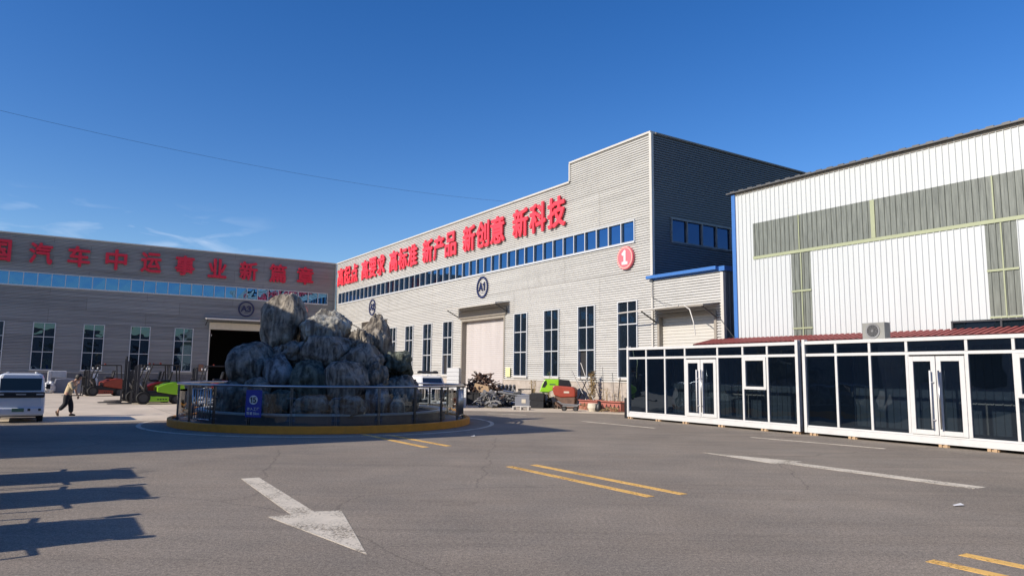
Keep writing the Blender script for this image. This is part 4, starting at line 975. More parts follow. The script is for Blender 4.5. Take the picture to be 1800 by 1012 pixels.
def forklift(label, loc, rotz, paint, mast_h=1.9, tall=False, low=None):
    """local +x = forks"""
    t = thing('forklift', label, 'forklift', loc, rotz, 'forklifts parked by the shaded hall')
    hw = 0.50
    # counterweight hood
    b = MB(); prof = [(-1.08, 0.36), (-1.12, 0.60), (-1.06, 0.90), (-0.96, 0.98), (-0.60, 1.02), (-0.30, 0.96), (0.08, 0.80), (0.08, 0.56)]
    b.prism(prof, -hw, hw); b.build('hood', M[paint], t, bevel=0.05)
    b = MB(); b.prism([(-1.06, 0.16), (-1.06, 0.355), (0.08, 0.55), (0.55, 0.52), (0.62, 0.16)], -hw + 0.07, hw - 0.07); b.build('chassis', M['black'], t, bevel=0.02)
    b = MB(); b.prism([(-0.45, 0.12), (-0.45, 0.33), (0.42, 0.38), (0.42, 0.12)], -hw - 0.01, hw + 0.01); o = b.build('side_skirt', M[low or paint], t, bevel=0.02)
    v = MB()
    for k in range(4): 
        for s in (-1, 1): v.box(-0.36 + 0.11 * k, -0.29 + 0.11 * k, s * (hw + 0.012) - 0.004, s * (hw + 0.012) + 0.004, 0.20, 0.25)
    v.build('vent', M['black'], o)
    b = MB(); b.box(0.05, 0.50, -hw + 0.1, hw - 0.1, 0.54, 0.60); b.prism([(0.42, 0.60), (0.50, 0.60), (0.62, 1.02), (0.52, 1.02)], -hw + 0.12, hw - 0.12); b.build('dashboard', M['black'], t)
    # seat
    b = MB(); b.box(-0.50, -0.06, -0.22, 0.22, 1.0, 1.10); b.prism([(-0.52, 1.06), (-0.42, 1.06), (-0.52, 1.48), (-0.60, 1.48)], -0.2, 0.2); b.build('seat', M['black'], t, bevel=0.03)
    b = MB(); b.tube([(0.36 + 0.10 * math.cos(a) * 0.5, 0.14 * math.sin(a), 1.12 + 0.10 * math.cos(a)) for a in [k * PI / 6 for k in range(12)]], 0.014, 6, closed=True); b.tube([(0.36, 0, 1.12), (0.55, 0, 0.95)], 0.018, 6); b.build('steering_wheel', M['black'], t)
    # overhead guard
    b = MB()
    for s in (-1, 1):
        b.tube([(-0.86, s * 0.42, 0.96), (-0.80, s * 0.42, 1.78)], 0.032, 6); b.tube([(0.60, s * 0.42, 0.60), (0.55, s * 0.42, 1.0), (0.30, s * 0.42, 1.78)], 0.032, 6)
        b.tube([(-0.80, s * 0.42, 1.78), (0.32, s * 0.42, 1.78)], 0.032, 6)
    for k in range(8): b.tube([(-0.76 + k * 0.15, -0.42, 1.79), (-0.76 + k * 0.15, 0.42, 1.79)], 0.018, 5)
    b.build('overhead_guard', M['black'], t)
    b = MB(); b.box(-0.10, -0.03, -0.05, 0.05, 1.81, 1.88); b.build('beacon', M['orange'], t)
    for s in (-1, 1):
        o = MB().obox((0.44, s * 0.46, 1.60), (0.06, 0.10, 0.10)).build('work_lamp', M['white'], t, bevel=0.01)
    # mast
    b = MB(); H = mast_h
    for s in (-1, 1):
        b.box(0.78, 0.88, s * 0.34 - 0.035, s * 0.34 + 0.035, 0.08, H); b.box(0.89, 0.96, s * 0.26 - 0.03, s * 0.26 + 0.03, 0.10, H - 0.06 + (0.28 if tall else 0))
    for z in (0.28, 1.0, H - 0.1): b.box(0.80, 0.86, -0.305, 0.305, z, z + 0.09)
    if tall: b.box(0.89, 0.96, -0.23, 0.23, H + 0.10, H + 0.2)
    b.build('mast', M['dsteel'], t)
    b = MB(); b.tube([(0.83, 0.12, 0.15), (0.83, 0.12, H - 0.1)], 0.028, 8); b.tube([(0.83, -0.12, 0.15), (0.83, -0.12, H - 0.1)], 0.028, 8); b.build('lift_cylinder', M['steel'], t)
    b = MB(); b.tube([(0.45, 0.30, 0.5), (0.80, 0.32, 0.95)], 0.03, 8); b.tube([(0.45, -0.30, 0.5), (0.80, -0.32, 0.95)], 0.03, 8); b.build('tilt_cylinder', M['steel'], t)
    b = MB(); b.box(0.97, 1.02, -0.42, 0.42, 0.18, 0.27); b.box(0.97, 1.02, -0.42, 0.42, 0.52, 0.61)
    for k in range(7): b.box(0.975, 1.0, -0.40 + k * 0.13, -0.375 + k * 0.13, 0.61, 1.08)
    b.box(0.975, 1.01, -0.41, 0.42, 1.08, 1.12); b.build('load_backrest', M['black'], t)
    for s in (-1, 1):
        b = MB(); b.box(1.025, 1.06, s * 0.24 - 0.05, s * 0.24 + 0.05, 0.06, 0.60); b.prism([(1.025, 0.03), (1.06, 0.075), (1.95, 0.05), (2.0, 0.03)], s * 0.24 - 0.05, s * 0.24 + 0.05); b.build('fork', M['dsteel'], t)
    for s in (-1, 1):
        wheel(t, 0.60, s * 0.43, 0.29, 0.20); wheel(t, -0.78, s * 0.40, 0.23, 0.16)
    return t
HF = TH + PI / 2 + PI                                # facing left along the shaded hall
def fl(px, py, **k):
    return gpt(px, py)
forklift('lime green forklift at the front of the parked row', gpt(268, 710) + Vector((0.05, 0.25, 0)), HF, 'green', 1.78)
forklift('red bodied forklift with a tall black mast just behind the lime green one', gpt(268, 710) - MB_ * 1.7 + DB * -0.1, HF, 'redp', 1.95, True, low='black')
forklift('dark forklift third in the row behind the lime green one', gpt(268, 710) - MB_ * 3.3 + DB * 0.25, HF - 0.12, 'black', 1.55, False, low='black')
forklift('red forklift with arched dark guard nearest the open doorway', gpt(332, 706) - MB_ * 3.2 + DB * 1.6, HF, 'redp', 1.7, False)
forklift('small orange red forklift at the far left end of the parked row', gpt(196, 700) - MB_ * 4.2 - DB * 0.2, HF + 0.2, 'orange', 1.5, False)

def microvan(name, label, loc, rotz, paint, group=None, mirrors=0.10):
    """local +x = rear, towards the viewer; width along y"""
    t = thing(name, label, 'van', loc, rotz, group)
    Lw, hw, H = 2.75, 0.62, 1.42
    zs = [(0.20, 0.96), (0.30, 1.0), (0.62, 1.0), (0.80, 0.985), (1.28, 0.90), (1.38, 0.84), (1.42, 0.70)]
    b = MB(); rings = []
    xr = lambda z: -0.02 - 0.10 * max(0, (z - 0.7)) / 0.7 - (0.05 if z > 1.40 else 0)      # rear outline
    xf = lambda z: -Lw + 0.02 + 0.55 * max(0, (z - 0.66)) / 0.76
    for z, k in zs:
        a, c = xr(z), xf(z); w_ = hw * k; e = 0.10
        ring = [(a, -w_ + e), (a - 0.03, -w_ + 0.03), (a - e, -w_), (c + e, -w_), (c + 0.03, -w_ + 0.03), (c, -w_ + e), (c, w_ - e), (c + 0.03, w_ - 0.03), (c + e, w_), (a - e, w_), (a - 0.03, w_ - 0.03), (a, w_ - e)]
        i = len(b.v); rings.append(i); b.v += [(p[0], p[1], z) for p in ring]
    for r0, r1 in zip(rings[:-1], rings[1:]):
        for k in range(12): b.f.append((r0 + k, r0 + (k + 1) % 12, r1 + (k + 1) % 12, r1 + k))
    b.f.append(tuple(rings[0] + k for k in range(12))); b.f.append(tuple(rings[-1] + k for k in range(12)))
    b.build('body', M[paint], t, bevel=0.012)
    # roof rack strips
    b = MB(); b.box(-2.0, -0.25, -0.38, -0.33, 1.425, 1.46); b.box(-2.0, -0.25, 0.33, 0.38, 1.425, 1.46); b.build('roof_rail', M['white'], t, bevel=0.01)
    # rear window (leaning)
    def rear(y0, y1, z0, z1, d=0.012): return [(xr(z0) + d, y0, z0), (xr(z0) + d, y1, z0), (xr(z1) + d, y1, z1), (xr(z1) + d, y0, z1)]
    def slab(mb, q, dx=-0.03):
        i = len(mb.v); mb.v += q + [(p[0] + dx, p[1], p[2]) for p in q]
        mb.f += [(i, i + 1, i + 2, i + 3), (i + 7, i + 6, i + 5, i + 4)] + [(i + k, i + 4 + k, i + 4 + (k + 1) % 4, i + (k + 1) % 4) for k in range(4)]
    b = MB(); slab(b, rear(-0.50, 0.50, 0.93, 1.28)); b.build('rear_window', M['car_glass'], t)
    b = MB(); b.box(-0.08, 0.022, -0.60, 0.60, 0.72, 0.885); bb = b.build('tail_band', M['black'], t, bevel=0.03)
    for s in (-1, 1):
        o = MB().box(0.0, 0.028, s * 0.48 - 0.09, s * 0.48 + 0.09, 0.80, 0.835).build('tail_lamp', M['white'], bb)
    MB().box(0.0, 0.027, -0.10, 0.14, 0.805, 0.825).build('badge', M['white'], bb)
    b = MB(); b.box(-0.10, 0.035, -0.61, 0.61, 0.22, 0.44); bp = b.build('bumper', M[paint], t, bevel=0.04)
    MB().box(0.03, 0.045, -0.17, 0.12, 0.32, 0.42).build('licence_plate', M['plant_green'], bp)
    for s in (-0.5, 0.5, 0.24): MB().box(0.03, 0.042, s - 0.035, s + 0.035, 0.34, 0.41).build('reflector', M['dsteel'], bp, bevel=0.01)
    # side and front glass
    for s in (-1, 1):
        b = MB()
        for a, c in ((-0.95, -0.22), (-1.75, -1.02)):
            z0, z1 = 0.92, 1.26; y0 = s * hw * 0.962; y1 = s * hw * 0.91
            q = [(a, y0 * 1.015, z0), (c, y0 * 1.015, z0), (c, y1 * 1.01, z1), (a + (0.1 if a < -1.5 else 0), y1 * 1.01, z1)]
            b.quad(*q)
        b.build('side_window', M['car_glass'], t, fix=False)
        o = MB().obox((-2.05, s * (hw + mirrors), 1.0), (0.05, 0.12, 0.16)).build('mirror', M['black'], t, bevel=0.01)
        MB().tube([(-2.05, s * (hw - 0.03), 0.98), (-2.05, s * (hw + mirrors), 0.98)], 0.014, 6).build('mirror_arm', M['black'], o)
    b = MB(); q = [(xf(0.9) - 0.01, -0.5, 0.9), (xf(0.9) - 0.01, 0.5, 0.9), (xf(1.34) - 0.01, 0.44, 1.34), (xf(1.34) - 0.01, -0.44, 1.34)]; b.quad(*q); b.build('windscreen', M['car_glass'], t, fix=False)
    b = MB()
    for s in (-1, 1): b.box(-Lw - 0.0, -Lw + 0.06, s * 0.45 - 0.1, s * 0.45 + 0.1, 0.50, 0.62)
    b.build('headlight', M['white'], t)
    for x in (-0.48, -2.22):
        for s in (-1, 1): wheel(t, x, s * (hw - 0.09), 0.24, 0.15)
    b = MB(); b.box(-2.6, -0.15, -0.5, 0.5, 0.16, 0.24); b.build('underbody', M['black'], t)
    return t
q = gpt(31, 743)
vd = Vector((q.x, q.y, 0)).normalized()
microvan('parked_van', 'white blue microvan seen from behind at the left edge', q, math.atan2(-vd.y, -vd.x) + 0.0, 'carwhite')
# white van behind the railing (front three quarter)
q = gpt(742, 716); 
microvan('parked_van', 'white microvan with rounded cab parked behind the railing by the scrap heap', q + Vector((-0.5, 2.2, 0)), math.atan2(2.2, -0.95), 'white')
for k, (dx, lb, z) in enumerate(((0, 0, 0),)):
    b = MB(); b.tube([(-0.5, 0, 0), (0.5, 0, 0)], 0.05, 8); 
    for s in (-0.35, 0, 0.35): b.box(s - 0.09, s + 0.09, -0.07, 0.07, -0.02, 0.09)
    p_ = at(752, 654.5, 34.4); tag(b.build('light_bar', M['black'], loc=p_, rotz=0.1), 'black light bar on the roof of the white van by the scrap', 'light bar')

# three cargo tricycles out of frame at left: they cast the long shadows
def tricycle(loc, rotz, label):
    t = thing('cargo_tricycle', label, 'tricycle', loc, rotz, 'cargo tricycles parked in a row')
    b = MB(); b.prism([(-1.9, 0.45), (-1.9, 1.40), (-0.02, 1.43), (0.0, 1.30), (-0.06, 0.95), (0.05, 0.75), (0.05, 0.30), (-0.6, 0.28)], -0.5, 0.5)
    b.v = [(x, y * (1.0 if z > 1.2 else 1.28), z) for x, y, z in b.v]; b.build('body', M['carwhite'], t, bevel=0.03)
    MB().prism([(-0.04, 0.98), (0.01, 0.98), (0.035, 1.33), (-0.01, 1.33)], -0.42, 0.42).build('windscreen', M['car_glass'], t)
    b = MB()
    for s in (-1, 1): b.obox((0.62, s * 0.60, 1.02), (0.26, 0.10, 0.12), (0, 0.25, s * 0.2))
    o = b.build('mirror', M['black'], t, bevel=0.01)
    b = MB()
    for s in (-1, 1): b.tube([(0.0, s * 0.46, 0.9), (0.25, s * 0.60, 0.92), (0.62, s * 0.60, 1.0)], 0.018, 6); b.tube([(-1.8, s * 0.56, 0.85), (-0.9, s * 0.62, 0.95), (-0.25, s * 0.60, 0.80)], 0.02, 6)
    b.build('mirror_arm', M['black'], o)
    b = MB()
    for s in (-1, 1): b.tube([(-1.9, s * 0.66, 0.70), (-1.8, s * 0.88, 0.92), (-1.3, s * 0.96, 1.05), (-0.8, s * 0.90, 0.98), (-0.5, s * 0.94, 1.06), (-0.1, s * 0.90, 0.98), (0.1, s * 0.66, 0.86)], 0.022, 6); b.tube([(-1.6, s * 0.48, 1.42), (-1.3, s * 0.50, 1.50), (-0.4, s * 0.50, 1.50), (-0.2, s * 0.48, 1.42)], 0.02, 6)
    b.build('side_rail', M['black'], t)
    b = MB(); b.box(-0.05, 0.16, -0.3, 0.3, 0.25, 0.32); b.build('bumper', M['dsteel'], t)
    wheel(t, 0.0, 0, 0.22, 0.10); wheel(t, -1.5, 0.44, 0.22, 0.10); wheel(t, -1.5, -0.44, 0.22, 0.10)
    return t
SL = 1.42 / math.tan(SUN_EL)
for (px, py), lb in zip(((251, 922), (262, 862), (240, 830)), ('white cargo tricycle nearest the viewer in the row beyond the left edge', 'white cargo tricycle in the middle of the row beyond the left edge', 'white cargo tricycle farthest in the row beyond the left edge')):
    tip = gpt(px, py); loc = tip - Vector((0.853, 0.522, 0)) * SL
    tricycle(loc, math.atan2(0.548, 0.837), lb)

# building out of frame at left whose shadow crosses the yard
T = gpt(1014, 757); HS = 8.2; SH = Vector((0.853, 0.522, 0)); LS = HS / math.tan(SUN_EL)
Fp = T + Vector((-0.547, 0.837, 0)) * 6.9; gd = (Vector((-10.2, 21.9, 0)) - Fp).normalized()
fp = [T, Fp, Fp + gd * 17, T - Vector((0.816, 0.578, 0)) * 17]
c1 = T - SH * LS
fp = [p - T for p in fp]
ob = thing('gatehouse', 'tall beige gate building beyond the left edge casting the broad shadow', 'building', Vector((c1.x, c1.y, 0)))
MB().flat([(p.x, p.y) for p in fp], 0, HS - 0.15).build('wall', M['cladding'], ob)
cc = sum(fp, Vector()) / 4
MB().flat([(p.x, p.y) for p in fp], HS - 0.147, HS).build('roof', M['roofmetal'], ob)
m_ = MB(); e_ = (fp[1] - fp[0]).normalized(); n_ = Vector((0.837, 0.547, 0))
for k in range(2):
    for z in (1.2, 4.6):
        a_ = fp[0] + e_ * (0.9 + 3.0 * k); b_ = a_ + e_ * 1.8
        m_.flat([tuple((a_ - n_ * 0.05).xy), tuple((b_ - n_ * 0.05).xy), tuple((b_ + n_ * 0.04).xy), tuple((a_ + n_ * 0.04).xy)], z, z + 1.7)
m_.build('window', M['pane_low'], ob)

# plain unseen blocks added outside the frame to darken what the glass reflects
def plain_block(label, loc, rz, L_, D_, H_, mat, rows, nm='backdrop'):
    t = thing(nm, label, 'building', loc, rz)
    MB().box(0, L_, 0, D_, 0, H_).build('wall', M[mat], t)
    MB().box(-0.3, L_ + 0.3, -0.3, D_ + 0.3, H_ + 0.003, H_ + 0.25).build('roof', M['roofmetal'], t)
    b = MB(); n = int(L_ / 4)
    for k in range(n):
        for z in rows: b.box(1.2 + 4 * k, 3.0 + 4 * k, -0.04, 0.05, z, z + 1.7)
    b.build('window', M['pane_low'], t)
    b = MB()
    for k in range(n // 3): b.box(3.3 + 12 * k, 4.9 + 12 * k, -0.05, 0.05, 0.01, 2.6)
    b.build('door', M['blue'], t)
    return t
plain_block('long slate workshop on the far left side of the yard added out of frame to darken the reflections', (-62, 46, 0), -PI / 2 - 0.2, 95, 12, 7.5, 'greymetal', (1.3, 4.4))
plain_block('long grey workshop added behind the viewpoint to darken the reflections', (62, -20, 0), PI + 0.30, 120, 12, 8.5, 'clad_b', (1.3, 4.6))

# ------------------------------------------------------------------ overhead cable
a = FA(27.9, 0.1, 11.3)
a = at(905, 355.5, 1.0); 
dv = (a - Vector((0, 0, CAMZ))); n_ = Vector((0.83657, 0.54785, 0)); tt = n_.dot(P0) / n_.dot(dv); cend = Vector((0, 0, CAMZ)) + dv * tt
cst = at(-160, 155, 22)
pts = []
for k in range(41):
    u = k / 40; p_ = cst.lerp(cend, u); p_.z -= 0.55 * 4 * u * (1 - u); pts.append(p_)
tag(MB().tube(pts, 0.005, 5).build('overhead_cable', M['dsteel']), 'thin dark cable crossing the blue sky down to the hall roof', 'cable')

# ------------------------------------------------------------------ scrap and clutter in front of the sunlit hall
def wpos(px, o):
    """ground point o in front of the sunlit facade, at the facade position px"""
    d = FWD * F_PX + RGT * (px - 900) - UPV * 205; n = -MA; q0 = P0 + MA * o
    p = d * (n.dot(q0) / n.dot(d)); return Vector((p.x, p.y, 0))
def put(mb, name, mat, px, py, label, cat, rotz=-0.25, bevel=0, group=None, dz=0, back=0.0, smooth=False):
    p = (gpt(px, py) if py > 100 else wpos(px, py)) - MA * back; p.z = dz
    return tag(mb.build(name, mat, loc=p, rotz=rotz, bevel=bevel, smooth=smooth), label, cat, group)
rn = random.Random(5)
hp = MB()
for k in range(340):
    u = rn.random(); r = (1 - u) ** 0.5
    x = rn.gauss(0, 0.62) * 1.0; y = rn.gauss(0, 0.42); zt = 1.65 * math.exp(-(x * x) / 1.1 - y * y / 0.7)
    z = max(0.05, zt * rn.uniform(0.35, 1.0))
    if rn.random() < 0.45: hp.obox((x, y, z), (rn.uniform(0.15, 0.5), rn.uniform(0.08, 0.25), rn.uniform(0.01, 0.05)), (rn.uniform(-.9, .9), rn.uniform(-.9, .9), rn.uniform(0, 6)))
    else:
        d = Vector((rn.uniform(-1, 1), rn.uniform(-1, 1), rn.uniform(-.5, .5))).normalized() * rn.uniform(0.15, 0.5); c = Vector((x, y, z))
        hp.tube([c - d, c + Vector((rn.uniform(-.06, .06), 0, rn.uniform(-.05, .08))), c + d], rn.uniform(0.012, 0.035), 5)
put(hp, 'scrap_heap', M['rust'], 806, 711, 'rusty heap of bent scrap metal in front of the roller door', 'scrap heap', back=1.3)
b = MB(); b.prism([(-0.35, 0), (-0.45, 0.42), (-0.38, 0.46), (0.35, 0.30), (0.42, -0.05)], -0.28, 0.28); put(b, 'scrap_bin', M['wood'], 849, 711, 'brown tilted wooden bin beside the scrap heap', 'bin', dz=0.62, bevel=0.02)
b = MB(); b.box(-0.35, 0.30, -0.25, 0.25, 0.06, 0.60); b.box(-0.40, 0.36, -0.3, 0.3, 0.60, 0.64)
for x in (-0.36, -0.05, 0.28): b.box(x, x + 0.04, -0.29, -0.26, 0, 0.60)
put(b, 'glass_cabinet', M['black'], 834, 712, 'black glazed cabinet under the brown bin', 'cabinet')
b = MB()
for k in range(5):
    cx = k * 0.20; b.tube([(cx + 0.02 * math.cos(a), 0.21 * math.sin(a), 0.27 + 0.21 * math.cos(a)) for a in [j * PI / 8 for j in range(16)]], 0.065, 8, closed=True)
put(b, 'hose_coil', M['greymetal'], 862, 710, 'row of grey coiled hoses lying right of the brown bin', 'hose', dz=0.48, back=0.5, smooth=True)
b = MB(); b.box(-0.4, 1.0, -0.3, 0.3, 0, 0.46); b.box(-0.45, 1.05, -0.33, 0.33, 0.46, 0.50); put(b, 'steel_crate', M['greymetal'], 862, 711, 'low grey steel crate carrying the coiled hoses', 'crate', back=0.5, bevel=0.01)
def mastpart(label, px, py, L_, tilt, mat, back=0.0, dz=0.1, rz=0.0):
    t = thing('forklift_mast', label, 'machine part', gpt(px, py) - MA * back + Vector((0, 0, dz)), -0.2 + rz, 'dismantled forklift masts')
    b = MB(); c, s = math.cos(tilt), math.sin(tilt)
    for y in (-0.3, 0.3): b.tube([(0, y, 0.06), (L_ * c, y, 0.06 + L_ * s)], 0.055, 4)
    for u in (0.1, 0.5, 0.9): b.tube([(L_ * c * u, -0.3, 0.06 + L_ * s * u), (L_ * c * u, 0.3, 0.06 + L_ * s * u)], 0.035, 4)
    b.build('rails', M[mat], t)
    u = 0.72; MB().obox((L_ * c * u, -0.37, 0.06 + L_ * s * u), (0.36, 0.03, 0.12), (0, -tilt, 0)).build('marked_plate', M['tan'], t)
    b = MB(); b.tube([(0.2, 0.05, 0.12), (L_ * c * 0.9, 0.05, 0.14 + L_ * s * 0.85)], 0.04, 8); b.build('cylinder', M['steel'], t)
    return t
mastpart('grey forklift mast leaning across the other dismantled machine parts', 868, 713, 1.9, -0.16, 'greymetal', 0.3, 0.62)
mastpart('black forklift mast lying flat on the concrete before the others', 872, 714, 1.8, 0.03, 'black', 0.0, 0.05)
mastpart('dark forklift mast lying behind the pale ended ones', 884, 712, 1.5, 0.05, 'dsteel', 0.7, 0.35)
for px, py, nm, z in ((893, 697, 'pale yellow paint tin end on the leaning mast', 0), ):
    pass
b = MB(); b.box(-0.35, 0.35, -0.3, 0.3, 0, 0.55); b.box(-0.37, 0.37, -0.32, 0.32, 0.78, 0.82); b.box(-0.36, -0.32, -0.3, 0.3, 0.5, 0.8); b.box(0.32, 0.36, -0.3, 0.3, 0.5, 0.8); b.box(-0.3, 0.1, -0.34, -0.3, 0.1, 0.5)
put(b, 'open_machine', M['black'], 899, 712, 'black open metal machine behind the lying masts', 'machine', back=0.9, bevel=0.01)
b = MB(); b.box(-0.42, 0.42, -0.3, 0.3, 0.05, 0.52); b.box(-0.30, 0.30, -0.25, 0.25, 0.52, 0.60); bb_ = put(b, 'battery_box', M['greyroll'], 923, 716, 'slate battery box with pale label left of the tool chest', 'box', bevel=0.02)
MB().box(-0.10, 0.10, -0.315, -0.305, 0.22, 0.40).build('paper_label', M['tan'], bb_)
b = MB(); b.box(-0.33, 0.33, -0.26, 0.26, 0.02, 0.34); b.box(-0.34, 0.34, -0.27, 0.27, 0.36, 0.66); b.box(-0.28, 0.28, -0.22, 0.22, 0.66, 0.70)
b.box(-0.05, 0.05, -0.29, -0.27, 0.48, 0.52); b.box(-0.05, 0.05, -0.28, -0.26, 0.16, 0.20)
put(b, 'tool_chest', M['black'], 945, 717, 'black two tier tool chest under the lime green cab', 'tool chest', bevel=0.015)
b = MB()
for x in (-0.36, -0.02, 0.32): b.box(x, x + 0.05, -0.22, 0.22, 0, 0.14)
b.box(-0.36, 0.37, -0.22, -0.18, 0.14, 0.17); b.box(-0.36, 0.37, 0.18, 0.22, 0.14, 0.17); b.box(-0.36, 0.37, -0.02, 0.02, 0.14, 0.17)
put(b, 'pallet', M['trim'], 920, 720, 'small pale pallet on the concrete edge before the boxes', 'pallet', back=-0.1)
# lime cab on stands
t = thing('machine_cab', 'lime green machine cab with black back resting on pale stands', 'machine cab', gpt(957, 717) - MA * 0.5 + Vector((0, 0, 0.72)), -0.12)
b = MB(); b.prism([(-0.62, 0.02), (-0.48, 0.42), (-0.36, 0.62), (0.28, 0.62), (0.28, 0.30), (0.05, 0.26), (0.0, 0.10), (-0.2, 0.02)], -0.36, 0.36); b.build('shell', M['green'], t, bevel=0.03)
b = MB(); b.prism([(0.0, 0.04), (0.05, 0.25), (0.281, 0.295), (0.285, 0.61), (0.75, 0.58), (0.85, 0.35), (0.8, 0.04)], -0.34, 0.34); b.build('rear_hood', M['black'], t, bevel=0.02)
b = MB(); b.prism([(-0.50, 0.24), (-0.40, 0.52), (-0.30, 0.56), (-0.26, 0.40), (-0.36, 0.24)], -0.368, -0.355); b.build('side_window', M['black'], t)
b = MB(); b.box(-0.15, 0.12, -0.37, -0.36, 0.36, 0.40); b.build('lettering', M['navy'], t)
for x, lb in ((-0.35, 'pale board stand under the left of the lime green cab'), (0.12, 'pale board stand under the middle of the lime green cab')):
    b = MB(); b.prism([(-0.12, 0), (-0.14, 0.74), (0.10, 0.74), (0.16, 0.0)], -0.3, 0.3)
    p_ = gpt(957, 717) - MA * 0.5 + Vector((x, -0.12 * x, 0))
    tag(b.build('stand', M['tan'], loc=p_, rotz=-0.12), lb, 'stand')
t = thing('counterweight', 'red machine body with dark rusty lower part beside the lime green cab', 'machine body', gpt(986, 718) - MA * 0.3, -0.25)
b = MB(); b.prism([(-0.52, 0.62), (-0.60, 0.98), (-0.5, 1.06), (0.35, 1.0), (0.48, 0.9), (0.48, 0.55), (-0.2, 0.52)], -0.34, 0.34); b.build('body', M['orange'], t, bevel=0.05)
b = MB(); b.prism([(-0.45, 0.05), (-0.50, 0.60), (-0.2, 0.515), (0.47, 0.545), (0.42, 0.05)], -0.30, 0.30); b.build('chassis', M['rust'], t, bevel=0.03)
b = MB(); b.box(-0.05, 0.2, -0.352, -0.34, 0.72, 0.80); b.build('badge', M['tan'], t)
b = MB(); b.prism([(-0.5, 0.0), (-0.5, 0.26), (0.5, 0.26), (0.5, 0.0)], -0.2, 0.2); put(b, 'white_case', M['white'], 1000, 716, 'white case leaning on the wall right of the red machine body', 'case', back=1.9, dz=0.72)
# hand trolley
t = thing('hand_cart', 'small grey hand cart lying before the red machine body', 'cart', gpt(1000, 722), -0.2)
b = MB(); b.tube([(-0.5, -0.15, 0.42), (-0.3, -0.15, 0.30), (0.4, -0.15, 0.26), (0.5, -0.15, 0.32)], 0.022, 6); b.tube([(-0.5, 0.15, 0.42), (-0.3, 0.15, 0.30), (0.4, 0.15, 0.26), (0.5, 0.15, 0.32)], 0.022, 6)
b.box(-0.25, 0.4, -0.2, 0.2, 0.20, 0.25); b.build('frame', M['greymetal'], t)
wheel(t, -0.2, -0.16, 0.10, 0.04); wheel(t, 0.3, -0.16, 0.10, 0.04); wheel(t, -0.2, 0.16, 0.10, 0.04); wheel(t, 0.3, 0.16, 0.10, 0.04)

for i_, (px, o_, n_, w_, h_, mat, lb) in enumerate((
    (878, 3.2, 90, 0.85, 0.42, 'black', 'low spread of black machine parts before the leaning mast'),
    (908, 2.0, 80, 0.60, 0.70, 'greymetal', 'heap of grey metal offcuts between the masts and the battery box'),
    (858, 4.2, 90, 0.50, 0.75, 'greymetal', 'tangle of grey pipes and hoses right of the brown bin'),
    (972, 1.6, 60, 0.40, 0.50, 'black', 'dark parts piled between the tool chest and the red machine body'),
    (783, 4.6, 110, 0.55, 0.85, 'rust', 'small heap of rusty sheet scrap behind the white pallet'))):
    rn = random.Random(40 + i_); hp = MB()
    for k in range(n_):
        x = rn.gauss(0, w_ * 0.5); y = rn.gauss(0, 0.25); z = max(0.03, h_ * math.exp(-(x / w_) ** 2) * rn.uniform(0.1, 1))
        if rn.random() < 0.5: hp.obox((x, y, z), (rn.uniform(0.08, 0.4), rn.uniform(0.05, 0.2), rn.uniform(0.02, 0.10)), (rn.uniform(-.8, .8), rn.uniform(-.8, .8), rn.uniform(0, 6)))
        else:
            d = Vector((rn.uniform(-1, 1), rn.uniform(-1, 1), rn.uniform(-.4, .6))).normalized() * rn.uniform(0.08, 0.35); c = Vector((x, y, z)); hp.tube([c - d, c + Vector((0, 0, rn.uniform(0, .08))), c + d], rn.uniform(0.012, 0.04), 5)
    put(hp, 'scrap_heap', M[mat], px, o_, lb, 'scrap heap')
# planters with trefoil holes
def planter(px, py, L_, label, back=0.0):
    t = thing('planter', label, 'planter', wpos(px, 0.95), TH, 'red planters along the hall')
    b = MB(); b.box(0, L_, 0, 0.55, 0, 0.36); b.build('box', M['brickred'], t)
    b = MB(); b.box(-0.03, L_ + 0.03, -0.04, 0.04, 0.40, 0.44); b.box(-0.03, L_ + 0.03, 0.51, 0.59, 0.40, 0.44); b.build('rim', M['brickred'], t)
    b = MB(); n = int(L_ / 0.24)
    for k in range(n):
        x = 0.13 + k * (L_ - 0.26) / max(1, n - 1)
        for dx, dz in ((0, 0.05), (-0.035, -0.02), (0.035, -0.02)): b.disc_y((x + dx, 0.22 + dz), 0.035, -0.006 - 0.001 * (dx > 0) - 0.001 * (dz > 0), 0.01, 10)
    b.build('opening', M['black'], t)
    b = MB(); b.box(0.02, L_ - 0.02, 0.05, 0.5, 0.362, 0.395); b.build('soil', M['rust'], t)
    return t
planter(1018, 714, 1.30, 'red planter with trefoil holes below the crossed poles')
planter(1056, 718, 1.30, 'red planter with trefoil holes nearest the glass container')

